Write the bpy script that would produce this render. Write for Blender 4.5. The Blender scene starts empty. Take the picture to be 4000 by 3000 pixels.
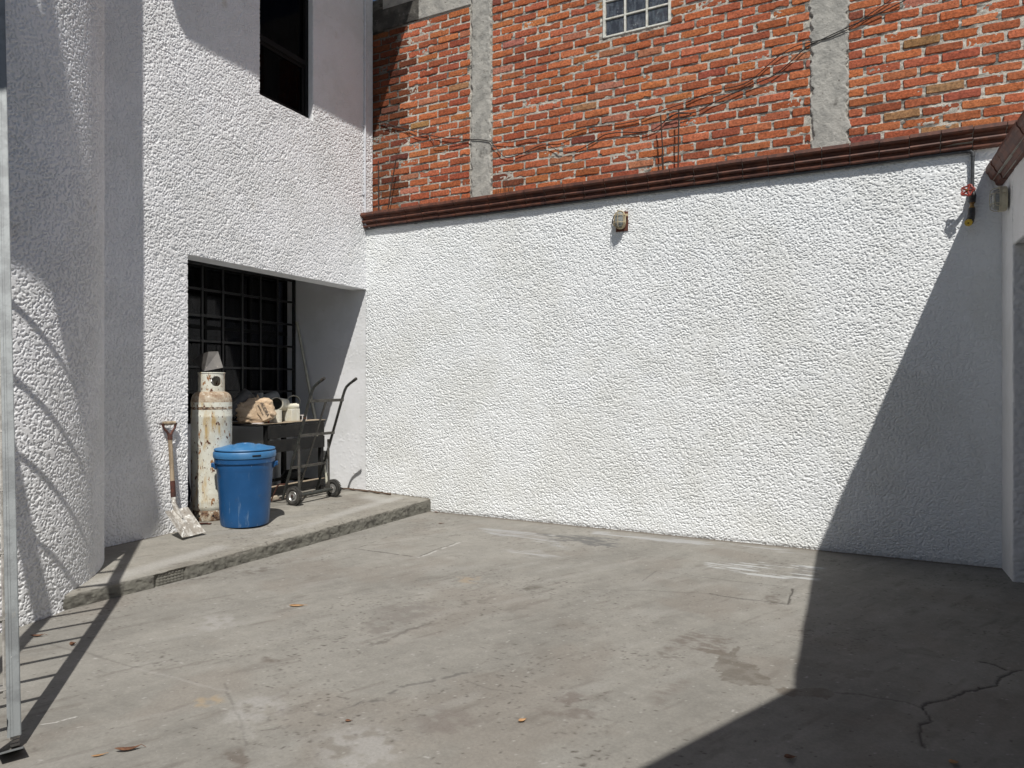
import bpy, math, random
import numpy as np
from mathutils import Vector, Matrix, Euler
R = math.radians
random.seed(7)
C = bpy.context.scene.collection
sc = bpy.context.scene
# ---------------------------------------------------------------- camera, sky, sun, exposure
cam_d = bpy.data.cameras.new('camera'); cam = bpy.data.objects.new('camera', cam_d); C.objects.link(cam)
cam.location = (0, 0, 1.6); cam.rotation_euler = (R(90), 0, R(26.5))
cam_d.lens = 23.66; cam_d.sensor_width = 36; cam_d.clip_end = 500; cam_d.clip_start = .05
sc.camera = cam
LX, LY = -.386, .54                      # horizontal travel of the sunlight per metre of fall
elev = math.atan2(1, math.hypot(LX, LY))
w = bpy.data.worlds.new('World'); sc.world = w; w.use_nodes = True
nt = w.node_tree; bg = nt.nodes['Background']
sky = nt.nodes.new('ShaderNodeTexSky'); sky.sky_type = 'NISHITA'; sky.sun_disc = False
sky.sun_elevation = elev; sky.sun_rotation = math.atan2(-LX, -LY)
nt.links.new(sky.outputs[0], bg.inputs[0]); bg.inputs[1].default_value = .056
sd = bpy.data.lights.new('sun', 'SUN'); sd.energy = 4.75; sd.angle = R(.53); sd.color = (1, .965, .905)
so = bpy.data.objects.new('sun', sd); C.objects.link(so); so.location = (4, -6, 12)
so.rotation_euler = Vector((LX, LY, -1)).to_track_quat('-Z', 'Y').to_euler()
sc.view_settings.view_transform = 'Standard'; sc.view_settings.look = 'None'
sc.view_settings.exposure = 0.0; sc.view_settings.gamma = 1
sc.cycles.max_bounces = 8; sc.cycles.diffuse_bounces = 4

# ---------------------------------------------------------------- site measurements (metres, world axes = the two walls)
YB = 7.13      # face of the white yard wall
XA = -5.72     # face of the house wall
CX, CY, CR = -6.085, 2.417, 1.2      # the round stair tower
F_ = np.array([-math.sin(R(26.5)), math.cos(R(26.5))]); R_ = np.array([math.cos(R(26.5)), math.sin(R(26.5))])
def G(px, py, z=0.0):
    """survey: ground point seen at photo pixel (4000x3000)"""
    t = 1454 * (1.6 - z) / (py / 1.80832 - 829.5); s = (px / 1.80832 - 1106) / 1454 * t
    p = F_ * t + R_ * s
    return float(p[0]), float(p[1])

# ---------------------------------------------------------------- helpers
def tag(o, label=None, cat=None, group=None, kind=None):
    if label: o['label'] = label
    if cat: o['category'] = cat
    if group: o['group'] = group
    if kind: o['kind'] = kind
    return o
def thing(name, label, cat, loc=(0, 0, 0), group=None, rz=0):
    o = bpy.data.objects.new(name, None); C.objects.link(o); o.location = loc; o.rotation_euler = (0, 0, rz)
    o.empty_display_size = .1
    bpy.context.view_layer.update()
    return tag(o, label, cat, group)
def link(name, me, mats, parent=None, keep=True):
    o = bpy.data.objects.new(name, me); C.objects.link(o)
    for m in (mats if isinstance(mats, (list, tuple)) else [mats]): me.materials.append(m)
    if parent is not None:
        o.parent = parent
        if keep:   # geometry is given in world coordinates
            M = Matrix.Identity(4); p = parent; ch = []
            while p is not None: ch.append(p.matrix_basis.copy() if p.parent is None else (p.matrix_parent_inverse @ p.matrix_basis)); p = p.parent
            for m_ in reversed(ch): M = M @ m_
            o.matrix_parent_inverse = M.inverted()
    return o
def perp(d):
    a = Vector((0, 0, 1)) if abs(d.z) < .9 else Vector((1, 0, 0))
    u = d.cross(a).normalized(); return u, d.cross(u).normalized()
class MB:
    def __init__(s): s.v = []; s.f = []; s.mi = []; s.cols = None
    def add(s, vs, fs, m=0):
        n = len(s.v); s.v += [tuple(x) for x in vs]; s.f += [tuple(i + n for i in f) for f in fs]; s.mi += [m] * len(fs); return s
    def box(s, a, b, m=0, M=None):
        (x0, y0, z0), (x1, y1, z1) = a, b
        vs = [Vector(p) for p in ((x0,y0,z0),(x1,y0,z0),(x1,y1,z0),(x0,y1,z0),(x0,y0,z1),(x1,y0,z1),(x1,y1,z1),(x0,y1,z1))]
        if M is not None: vs = [M @ p for p in vs]
        return s.add(vs, [(0,3,2,1),(4,5,6,7),(0,1,5,4),(1,2,6,5),(2,3,7,6),(3,0,4,7)], m)
    def bar(s, p, q, wx, wy, up=(0, 0, 1), m=0):
        p, q = Vector(p), Vector(q); d = (q - p).normalized(); u = d.cross(Vector(up)).normalized(); v = u.cross(d).normalized()
        vs = []
        for c in (p, q):
            for a, b in ((-1,-1),(1,-1),(1,1),(-1,1)): vs.append(c + u * a * wx / 2 + v * b * wy / 2)
        return s.add(vs, [(3,2,1,0),(4,5,6,7),(0,1,5,4),(1,2,6,5),(2,3,7,6),(3,0,4,7)], m)
    def tube(s, pts, r, n=12, m=0, caps=True):
        pts = [Vector(p) for p in pts]; rs = r if isinstance(r, (list, tuple)) else [r] * len(pts)
        k = len(pts); vs = []; fs = []; u = None
        for i, p in enumerate(pts):
            d = ((pts[min(i+1,k-1)] - p).normalized() + (p - pts[max(i-1,0)]).normalized()).normalized()
            if u is None: u, v = perp(d)
            else: u = (u - d * u.dot(d)).normalized(); v = d.cross(u)
            for j in range(n):
                a = 2 * math.pi * j / n; vs.append(p + (u * math.cos(a) + v * math.sin(a)) * rs[i])
        for i in range(k - 1):
            for j in range(n): fs.append((i*n+j, i*n+(j+1)%n, (i+1)*n+(j+1)%n, (i+1)*n+j))
        if caps: fs += [tuple(range(n))[::-1], tuple((k-1)*n+j for j in range(n))]
        return s.add(vs, fs, m)
    def lathe(s, prof, n=32, M=None, m=0, closed=False):
        """prof: (radius, height) pairs round local Z"""
        M = M or Matrix.Identity(4); k = len(prof); vs = []; fs = []
        for r, h in prof:
            for j in range(n):
                a = 2 * math.pi * j / n; vs.append(M @ Vector((r * math.cos(a), r * math.sin(a), h)))
        kk = k if closed else k - 1
        for i in range(kk):
            i2 = (i + 1) % k
            for j in range(n): fs.append((i*n+j, i*n+(j+1)%n, i2*n+(j+1)%n, i2*n+j))
        if not closed:
            if prof[0][0] > 1e-5: fs.append(tuple(range(n))[::-1])
            if prof[-1][0] > 1e-5: fs.append(tuple((k-1)*n+j for j in range(n)))
        return s.add(vs, fs, m)
    def prism(s, poly, h0, h1, M=None, m=0):
        M = M or Matrix.Identity(4); n = len(poly)
        vs = [M @ Vector((x, y, h0)) for x, y in poly] + [M @ Vector((x, y, h1)) for x, y in poly]
        return s.add(vs, [tuple(range(n))[::-1], tuple(range(n, 2*n))] + [(i,(i+1)%n,(i+1)%n+n,i+n) for i in range(n)], m)
    def build(s, name, mats, parent=None, smooth=True, bevel=0, seg=2, keep=True, weld=False):
        me = bpy.data.meshes.new(name); me.from_pydata(s.v, [], s.f)
        o = link(name, me, mats, parent, keep)
        me.polygons.foreach_set('material_index', s.mi)
        import bmesh
        bm = bmesh.new(); bm.from_mesh(me)
        if weld: bmesh.ops.remove_doubles(bm, verts=bm.verts, dist=1e-4)
        bmesh.ops.recalc_face_normals(bm, faces=bm.faces); bm.to_mesh(me); bm.free()
        if smooth:
            me.polygons.foreach_set('use_smooth', [True] * len(me.polygons))
            me.update(); me.set_sharp_from_angle(angle=R(38))
        if bevel:
            b = o.modifiers.new('bevel', 'BEVEL'); b.width = bevel; b.segments = seg; b.limit_method = 'ANGLE'; b.angle_limit = R(40)
        return o
def at(loc, rot=(0, 0, 0)): return Matrix.Translation(Vector(loc)) @ Euler(rot).to_matrix().to_4x4()
def axis_to(loc, d): return Matrix.Translation(Vector(loc)) @ Vector(d).to_track_quat('Z', 'Y').to_matrix().to_4x4()

# ---------------------------------------------------------------- numpy noise
def vn(u, v, seed):
    g = np.random.RandomState(seed).rand(256, 256).astype(np.float32)
    iu = np.floor(u).astype(int); iv = np.floor(v).astype(int); fu = u - iu; fv = v - iv
    fu = fu * fu * (3 - 2 * fu); fv = fv * fv * (3 - 2 * fv)
    a = iu & 255; b = (iu + 1) & 255; c = iv & 255; d = (iv + 1) & 255
    return (g[a, c] * (1-fu) + g[b, c] * fu) * (1-fv) + (g[a, d] * (1-fu) + g[b, d] * fu) * fv
def fbm(u, v, seed, o=3, lac=2.03, gain=.5):
    s = 0; amp = 1; tot = 0
    for i in range(o):
        s = s + amp * vn(u * lac**i + 17.3 * i, v * lac**i + 9.1 * i, seed + i); tot += amp; amp *= gain
    return s / tot
def sst(a, b, x): t = np.clip((x - a) / (b - a), 0, 1); return t * t * (3 - 2 * t)
def stucco(u, v, seed=1, size=.024, ang=.55, amp=.0065):
    """knock-down render: flattened worm-like lumps with deep gaps"""
    k_ = size * 2.4; wu = u + size * .9 * (vn(u / k_, v / k_, seed + 40) - .5); wv = v + size * .9 * (vn(u / k_, v / k_, seed + 41) - .5)
    h = 0
    for k, (a, wt) in enumerate(((ang, 1), (-ang * .9, .75))):
        p = wu * math.cos(a) + wv * math.sin(a); q = -wu * math.sin(a) + wv * math.cos(a)
        h = h + wt * vn(p / (size * 1.30), q / (size * .92), seed + k * 3)
    h = h / 1.75
    top = sst(.35, .50, h)
    fine = vn(u / (size * .6), v / (size * .6), seed + 9)
    cover = .82 + .18 * sst(.3, .6, vn(u / .3, v / .3, seed + 11))
    return amp * (top * cover + .20 * fine + .20 * vn(u / .11, v / .11, seed + 5))

def grid_mesh(name, P, keepf=None, mats=None, parent=None, skirt=None, cols=None, smooth=True):
    """P: (n,m,3) vertices; keepf: (n-1,m-1) faces kept; skirt: vector pulled back behind open edges"""
    n, m, _ = P.shape
    idx = np.arange(n * m).reshape(n, m)
    f = np.stack([idx[:-1, :-1], idx[1:, :-1], idx[1:, 1:], idx[:-1, 1:]], -1)
    f = f[keepf] if keepf is not None else f.reshape(-1, 4)
    V = P.reshape(-1, 3).astype(np.float32)
    if skirt is not None:
        e = np.concatenate([f[:, [0, 1]], f[:, [1, 2]], f[:, [2, 3]], f[:, [3, 0]]])
        key = np.sort(e, 1); key = key[:, 0].astype(np.int64) * (n * m) + key[:, 1]
        u_, inv, cnt = np.unique(key, return_inverse=True, return_counts=True)
        b = e[cnt[inv] == 1]; bv = np.unique(b); mp = np.full(n * m, -1); mp[bv] = n * m + np.arange(len(bv))
        V = np.concatenate([V, V[bv] + np.array(skirt, np.float32)])
        f = np.concatenate([f, np.stack([b[:, 1], b[:, 0], mp[b[:, 0]], mp[b[:, 1]]], -1)])
        if cols is not None: cols = np.concatenate([cols.reshape(-1, cols.shape[-1]), cols.reshape(-1, cols.shape[-1])[bv]])
    used = np.unique(f); mp = np.full(len(V), -1); mp[used] = np.arange(len(used)); V = V[used]; f = mp[f]
    me = bpy.data.meshes.new(name); k = len(f)
    me.vertices.add(len(V)); me.vertices.foreach_set('co', V.ravel())
    me.loops.add(4 * k); me.loops.foreach_set('vertex_index', f.astype(np.int32).ravel())
    me.polygons.add(k); me.polygons.foreach_set('loop_start', np.arange(0, 4 * k, 4, dtype=np.int32))
    me.polygons.foreach_set('use_smooth', np.full(k, smooth))
    me.update(calc_edges=True)
    if cols is not None:
        cc = cols.reshape(-1, cols.shape[-1])[used]; a = me.color_attributes.new('tone', 'FLOAT_COLOR', 'POINT')
        out = np.ones((len(V), 4), np.float32); out[:, :cc.shape[1]] = cc; a.data.foreach_set('color', out.ravel())
    return link(name, me, mats, parent)

# ---------------------------------------------------------------- materials
def nd(nt, t, **k):
    n = nt.nodes.new(t)
    for a, b in k.items(): setattr(n, a, b)
    return n
def mat(name, col, col2=None, s=6, lo=.42, hi=.62, rough=.7, metal=0, bump=0, bs=60, bd=.004, layers=(), attr=None, stretch=(1, 1, 1), spec=.5):
    m = bpy.data.materials.new(name); m.use_nodes = True; t = m.node_tree; b = t.nodes['Principled BSDF']
    tc = nd(t, 'ShaderNodeTexCoord')
    def coord(st):
        mp = nd(t, 'ShaderNodeMapping'); mp.inputs['Scale'].default_value = st; t.links.new(tc.outputs['Object'], mp.inputs[0]); return mp.outputs[0]
    def noise(sc_, st=(1, 1, 1), det=4, off=0):
        n = nd(t, 'ShaderNodeTexNoise'); n.inputs['Scale'].default_value = sc_; n.inputs['Detail'].default_value = det; n.inputs['Roughness'].default_value = .62
        t.links.new(coord(st), n.inputs[0]); return n.outputs[0]
    def ramp(src, a, c):
        r = nd(t, 'ShaderNodeMapRange'); r.interpolation_type = 'SMOOTHSTEP'; r.inputs[1].default_value = a; r.inputs[2].default_value = c; t.links.new(src, r.inputs[0]); return r.outputs[0]
    def mix(a, c, f):
        x = nd(t, 'ShaderNodeMix', data_type='RGBA')
        for sk, v in ((6, a), (7, c)):
            if isinstance(v, tuple): x.inputs[sk].default_value = (*v[:3], 1)
            else: t.links.new(v, x.inputs[sk])
        t.links.new(f, x.inputs[0]); return x.outputs[2]
    cur = col
    if attr:
        a = nd(t, 'ShaderNodeAttribute'); a.attribute_name = attr; cur = a.outputs[0]
        if col2:   # col2 = (darker, lighter) multipliers of fine mottling
            x = nd(t, 'ShaderNodeMix', data_type='RGBA', blend_type='MULTIPLY'); x.inputs[0].default_value = 1
            t.links.new(cur, x.inputs[6]); t.links.new(mix((col2[0],) * 3, (col2[1],) * 3, ramp(noise(s, stretch), lo, hi)), x.inputs[7]); cur = x.outputs[2]
    elif col2: cur = mix(col, col2, ramp(noise(s, stretch), lo, hi))
    for (lc, ls, la, lb, *st) in layers:
        cur = mix(cur, lc, ramp(noise(ls, st[0] if st else (1, 1, 1), 5), la, lb))
    if isinstance(cur, tuple): b.inputs['Base Color'].default_value = (*cur, 1)
    else: t.links.new(cur, b.inputs['Base Color'])
    b.inputs['Roughness'].default_value = rough; b.inputs['Metallic'].default_value = metal
    b.inputs['Specular IOR Level'].default_value = spec
    if bump:
        bp = nd(t, 'ShaderNodeBump'); bp.inputs['Strength'].default_value = bump; bp.inputs['Distance'].default_value = bd
        t.links.new(noise(bs, (1, 1, 1), 5), bp.inputs['Height']); t.links.new(bp.outputs[0], b.inputs['Normal'])
    return m
M = {}
W = (.80, .80, .80)
M['white'] = mat('white_render', (.80, .805, .82), (.74, .745, .75), s=1.7, rough=.8, bump=.35, bs=120, layers=[((.42, .40, .36), 38, .70, .76), ((.62, .60, .56), 3, .62, .8)], spec=.3)
M['white_b'] = mat('yard_wall_render', (.80, .82, .83), (.75, .765, .76), s=1.3, rough=.8, bump=.3, bs=120, layers=[((.45, .43, .38), 41, .72, .77)], spec=.3)
M['smooth'] = mat('smooth_white_plaster', (.78, .79, .81), (.72, .73, .74), s=2, rough=.75, bump=.25, bs=30, bd=.003, layers=[((.6, .58, .54), 14, .66, .74)], spec=.3)
M['ground'] = mat('concrete_ground', W, (.93, 1.06), s=60, lo=.35, hi=.68, attr='tone', rough=.85, bump=.25, bs=110, bd=.002, layers=[((.09, .08, .07), 95, .655, .70), ((.36, .345, .32), 70, .66, .71)], spec=.3)
M['platform'] = mat('platform_concrete', W, (.93, 1.06), s=60, lo=.35, hi=.68, attr='tone', rough=.88, bump=.3, bs=90, bd=.003, layers=[((.08, .07, .06), 130, .71, .75)], spec=.3)
M['mortar'] = mat('mortar', W, (.75, 1.15), s=90, lo=.35, hi=.65, attr='tone', rough=.95, bump=.6, bs=120, bd=.006, spec=.2)
M['brick'] = mat('fired_brick', W, (.66, 1.22), s=42, lo=.32, hi=.68, attr='tone', rough=.92, bump=.8, bs=60, bd=.006, layers=[((.07, .03, .02), 55, .64, .69), ((.08, .045, .035), 6, .66, .78), ((.45, .36, .29), 13, .74, .80, (1, 1, .3))], spec=.2)
M['rawcon'] = mat('raw_concrete', (.40, .39, .36), (.30, .295, .275), s=7, rough=.92, bump=.8, bs=28, bd=.012, layers=[((.13, .125, .115), 3.2, .60, .74), ((.10, .09, .08), 30, .62, .70), ((.50, .485, .45), 5, .58, .75, (1, 1, .4))], spec=.2)
M['mould_shade'] = mat('mould_and_shade_concrete', (.055, .052, .048), (.10, .095, .085), s=6, rough=.95, bump=.8, bs=28, bd=.012, layers=[((.20, .19, .175), 9, .60, .74)], spec=.2)  # black staining with the shade under the eave painted in
M['terra'] = mat('terracotta', (.090, .035, .024), (.150, .054, .032), s=11, rough=.62, bump=.35, bs=40, layers=[((.06, .022, .018), 5, .52, .7), ((.30, .12, .07), 16, .66, .76)])
M['wood'] = mat('grey_wood', (.38, .30, .21), (.24, .185, .125), s=26, rough=.8, bump=.4, bs=70, stretch=(1, 1, .12), layers=[((.13, .085, .055), 60, .62, .72)])
M['brown'] = mat('brown_painted_steel', (.11, .042, .03), (.06, .03, .025), s=30, rough=.6, metal=.2, bump=.3, bs=80)
M['blade'] = mat('mud_and_paint_on_steel', (.34, .31, .27), (.52, .50, .46), s=16, lo=.46, hi=.56, rough=.6, metal=.15, bump=.4, bs=60, layers=[((.78, .77, .73), 24, .58, .62), ((.10, .06, .045), 34, .63, .68)])
M['cyl'] = mat('rusty_white_paint', (.68, .68, .60), (.60, .58, .49), s=7, rough=.55, bump=.4, bs=40,
    layers=[((.50, .36, .17), 9, .54, .70, (1, 1, .22)), ((.30, .15, .06), 17, .60, .65, (1, 1, .45)), ((.10, .035, .018), 26, .605, .63, (1, 1, .6)), ((.03, .02, .016), 60, .66, .69)])
M['cylrust'] = mat('rusted_band', (.20, .12, .07), (.50, .44, .34), s=14, rough=.8, bump=.6, bs=50, layers=[((.06, .03, .02), 20, .5, .62), ((.62, .60, .52), 22, .58, .64)])
M['cyltop'] = mat('dusty_rusty_shoulder', (.30, .22, .15), (.45, .38, .29), s=18, rough=.85, bump=.6, bs=60, layers=[((.62, .58, .50), 26, .6, .66), ((.14, .06, .03), 30, .6, .68)])
M['blue'] = mat('blue_plastic', (.008, .075, .215), (.011, .085, .24), s=4, rough=.42, bump=.12, bs=120, bd=.002, layers=[((.12, .20, .32), 22, .60, .70, (1, 1, .10)), ((.30, .36, .42), 75, .70, .74), ((.07, .09, .12), 5, .60, .80)])
M['bluelid'] = mat('toplit_blue_plastic', (.035, .155, .34), (.06, .185, .37), s=6, rough=.48, bump=.12, bs=120, bd=.002, layers=[((.30, .38, .46), 60, .68, .76)])  # lightened as if lit from above; same plastic as the body
M['black'] = mat('black_gap', (.006, .006, .007), rough=.9)
M['steel'] = mat('worn_dark_green_steel', (.04, .044, .041), (.07, .068, .06), s=18, rough=.5, metal=.35, bump=.3, bs=70, layers=[((.16, .06, .03), 14, .64, .70), ((.30, .29, .25), 34, .68, .74)])
M['flat'] = mat('dusty_steel_strip', (.10, .094, .082), (.065, .062, .055), s=16, rough=.6, metal=.2, bump=.3, bs=70, layers=[((.20, .09, .05), 18, .64, .72)])
M['tyre'] = mat('dusty_rubber', (.028, .027, .025), (.06, .056, .05), s=14, rough=.85, bump=.4, bs=80)
M['rim'] = mat('galvanised_rim', (.55, .55, .54), (.38, .37, .35), s=16, rough=.4, metal=.7, bump=.2, bs=60)
M['tblack'] = mat('black_painted_wood', (.009, .009, .009), (.016, .015, .014), s=9, rough=.6, bump=.3, bs=60, layers=[((.05, .045, .038), 5, .58, .78)], spec=.3)
M['board'] = mat('dusty_board', (.36, .29, .21), (.26, .21, .15), s=12, rough=.9, bump=.3)
M['pvc'] = mat('stained_cream_pvc', (.64, .61, .50), (.70, .68, .60), s=12, rough=.45, bump=.15, layers=[((.36, .29, .18), 13, .6, .72)])
M['gpvc'] = mat('grey_pvc', (.13, .14, .145), (.19, .195, .19), s=10, rough=.5, bump=.15, layers=[((.30, .29, .26), 9, .6, .75)])
M['dgpvc'] = mat('dark_grey_pvc', (.07, .072, .072), (.12, .115, .105), s=9, rough=.55, layers=[((.24, .22, .18), 8, .56, .74)])
M['paper'] = mat('brown_paper', (.52, .38, .25), (.60, .46, .32), s=9, rough=.9, bump=.7, bs=26, bd=.012, layers=[((.30, .21, .14), 16, .60, .76)])
M['ink'] = mat('grey_ink', (.06, .055, .06), rough=.9)
M['red'] = mat('red_print', (.55, .025, .03), rough=.5)
M['whitep'] = mat('white_packet', (.66, .62, .60), (.5, .46, .44), s=30, rough=.5)
M['tin'] = mat('grey_sheet_metal', (.032, .029, .027), (.055, .05, .045), s=8, rough=.5, metal=.35, bump=.2, layers=[((.18, .16, .14), 12, .62, .74)])
M['pole'] = mat('grey_pole', (.52, .51, .42), (.42, .41, .34), s=12, rough=.5)
M['grille'] = mat('black_iron', (.0075, .007, .008), (.012, .0115, .0125), s=10, rough=.42, spec=.5)
M['frame'] = mat('dark_window_frame', (.006, .006, .006), rough=.7, spec=.2)
M['curtain'] = mat('curtain_cloth', (.20, .20, .21), (.13, .13, .14), s=5, rough=.95)
M['room'] = mat('dark_room', (.03, .03, .03), rough=.95)
M['pipeg'] = mat('dark_grey_pipe', (.04, .043, .047), (.065, .068, .072), s=20, rough=.5, layers=[((.4, .4, .4), 40, .70, .76)])
M['conduit'] = mat('white_conduit', (.68, .70, .74), (.6, .62, .66), s=12, rough=.5)
M['valvered'] = mat('red_handwheel_paint', (.33, .045, .028), (.20, .03, .02), s=30, rough=.5, bump=.2)
M['brass'] = mat('brass', (.35, .22, .07), (.22, .13, .05), s=30, rough=.45, metal=.6)
M['yellow'] = mat('yellow_cap', (.62, .42, .04), (.5, .34, .04), s=20, rough=.45)
M['castiron'] = mat('black_iron_fitting', (.03, .03, .032), (.06, .058, .055), s=30, rough=.55, bump=.3, layers=[((.5, .5, .5), 34, .70, .76)])
M['cream'] = mat('aged_cream_plastic', (.55, .46, .30), (.46, .37, .23), s=16, rough=.45, bump=.1)
M['creamd'] = mat('dirty_cream_plastic', (.50, .46, .34), (.40, .36, .27), s=16, rough=.5, bump=.1)
M['backbox'] = mat('brown_mounting_block', (.10, .03, .018), rough=.8, bump=.3)
M['alu'] = mat('weathered_aluminium', (.22, .235, .24), (.16, .17, .175), s=9, rough=.55, metal=.3, bump=.15, bs=90, layers=[((.20, .20, .19), 30, .68, .73, (1, 1, .4)), ((.72, .72, .70), 44, .70, .75)])
M['alud'] = mat('dirty_aluminium', (.30, .29, .27), (.20, .19, .175), s=14, rough=.55, metal=.45, bump=.3, bs=80)
M['rubber'] = mat('black_rubber', (.03, .028, .026), (.07, .06, .05), s=30, rough=.8, bump=.3)
M['rebar'] = mat('rusty_rebar', (.035, .022, .018), (.07, .035, .022), s=40, rough=.9)
M['wire'] = mat('black_wire', (.018, .016, .016), rough=.6)
M['leafo'] = mat('dry_orange_leaf', (.46, .27, .13), (.36, .20, .09), s=30, rough=.7)
M['leafb'] = mat('dry_brown_leaf', (.10, .045, .024), (.18, .085, .045), s=40, rough=.8, bump=.4)
M['bark'] = mat('dead_branch_bark', (.10, .065, .045), (.17, .12, .085), s=30, rough=.9, bump=.6, stretch=(.2, 1, 1))
M['stone'] = mat('pale_stone', (.38, .32, .24), (.28, .24, .19), s=12, rough=.9, bump=.5, bs=30)
M['navy'] = mat('navy_plastic', (.012, .018, .06), (.03, .035, .07), s=9, rough=.5)
M['gbframe'] = mat('white_painted_frame', (.66, .67, .62), (.52, .51, .45), s=18, rough=.7, bump=.4, bs=50, layers=[((.30, .24, .18), 40, .66, .72)])
def glassy(name, tint, rough, gloss, bumpn=None):
    m = bpy.data.materials.new(name); m.use_nodes = True; t = m.node_tree; t.nodes.clear()
    out = nd(t, 'ShaderNodeOutputMaterial'); mx = nd(t, 'ShaderNodeMixShader'); tr = nd(t, 'ShaderNodeBsdfTransparent'); gl = nd(t, 'ShaderNodeBsdfGlossy')
    tr.inputs[0].default_value = (*tint, 1); gl.inputs['Roughness'].default_value = rough
    fr = nd(t, 'ShaderNodeFresnel'); fr.inputs[0].default_value = gloss
    t.links.new(fr.outputs[0], mx.inputs[0]); t.links.new(tr.outputs[0], mx.inputs[1]); t.links.new(gl.outputs[0], mx.inputs[2]); t.links.new(mx.outputs[0], out.inputs[0])
    if bumpn:
        tc = nd(t, 'ShaderNodeTexCoord'); mp = nd(t, 'ShaderNodeMapping'); mp.inputs['Scale'].default_value = bumpn[1]; n = nd(t, 'ShaderNodeTexNoise'); n.inputs['Scale'].default_value = bumpn[0]
        bp = nd(t, 'ShaderNodeBump'); bp.inputs['Strength'].default_value = bumpn[2]; bp.inputs['Distance'].default_value = .01
        t.links.new(tc.outputs['Object'], mp.inputs[0]); t.links.new(mp.outputs[0], n.inputs[0]); t.links.new(n.outputs[0], bp.inputs['Height']); t.links.new(bp.outputs[0], gl.inputs['Normal']); t.links.new(bp.outputs[0], fr.inputs['Normal'])
    return m
M['glass'] = glassy('window_glass', (.42, .42, .44), .02, 1.28)
M['glass_up'] = glassy('upper_window_glass', (.30, .30, .33), .03, 1.10)
M['lampglass'] = mat('ribbed_lamp_glass', (.20, .21, .20), (.34, .35, .33), s=60, rough=.15, bump=.3, bs=10, stretch=(1, 1, 6), layers=[((.50, .49, .44), 14, .60, .72)])
M['block'] = mat('glass_block', (.035, .042, .055), (.085, .10, .12), s=30, rough=.12, bump=.9, bs=45, bd=.01, stretch=(1, 1, .3), layers=[((.30, .33, .34), 34, .62, .70, (1, 1, .35))])  # pale stretched streaks are highlights painted into the colour

# ================================================================ GROUND
def seg_dist(X, Y, pts):
    d = np.full(X.shape, 9.0, np.float32)
    for (ax, ay), (bx, by) in zip(pts[:-1], pts[1:]):
        vx, vy = bx - ax, by - ay; L2 = vx * vx + vy * vy + 1e-9
        t = np.clip(((X - ax) * vx + (Y - ay) * vy) / L2, 0, 1)
        d = np.minimum(d, np.hypot(X - ax - t * vx, Y - ay - t * vy))
    return d
def inside(X, Y, poly):
    c = np.zeros(X.shape, bool); n = len(poly)
    for i in range(n):
        (x1, y1), (x2, y2) = poly[i], poly[(i + 1) % n]
        c ^= ((y1 > Y) != (y2 > Y)) & (X < (x2 - x1) * (Y - y1) / (y2 - y1 + 1e-12) + x1)
    return c
def za(pts, ox, oy, k): return [G(ox + x * k, oy + y * k) for x, y in pts]
def Pa(pts): return za(pts, 2300, 1900, .7686)
def Pb(pts): return za(pts, 900, 1900, .633)
def Pc(pts): return za(pts, 800, 2300, .7233)
def lerp(c, col, f): return c * (1 - f[..., None]) + np.array(col, np.float32) * f[..., None]
def concrete_tone(X, Y, seed, base=(.236, .226, .204)):
    n1 = fbm(X / .9, Y / .9, seed, 4); n2 = fbm(X / .22, Y / .35, seed + 9, 4); n3 = fbm(X / .07, Y / .05, seed + 19, 3)
    k = .84 + .26 * n1 + .26 * (n2 - .5) + .20 * (n3 - .5) + .10 * (fbm(X / .02, Y / .02, seed + 95, 2) - .5)
    # broad trowel sweeps
    p_ = X * .89 - Y * .45; q_ = X * .45 + Y * .89
    sw = fbm(p_ / .06 + 4 * n1, q_ / .7, seed + 30, 4); sw2 = fbm(p_ / .3 + 3 * n1, q_ / 1.3, seed + 35, 3)
    k = k + .16 * (sw - .5) + .20 * (sw2 - .5)
    c = np.array(base, np.float32) * k[..., None]
    c = lerp(c, np.array((.185, .160, .136)), .36 * sst(.55, .75, fbm(X / .5, Y / .5, seed + 50, 4)))
    c = lerp(c, np.array((.30, .292, .272)), .30 * sst(.55, .80, fbm(p_ / .12, q_ / .6, seed + 60, 4)))
    c = lerp(c, np.array((.13, .115, .10)), .40 * sst(.64, .80, fbm(p_ / .05, q_ / .22, seed + 70, 4)))
    cl = sst(.45, .7, fbm(X / .6, Y / .6, seed + 80, 3)); sp_ = fbm(X / .022, Y / .016, seed + 85, 2)
    c = lerp(c, np.array((.085, .075, .065)), .75 * cl * sst(.72, .80, sp_)); c = lerp(c, np.array((.07, .06, .05)), .8 * sst(.86, .90, sp_)); c = lerp(c, np.array((.42, .41, .39)), .6 * sst(.14, .10, sp_))
    return c
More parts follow.
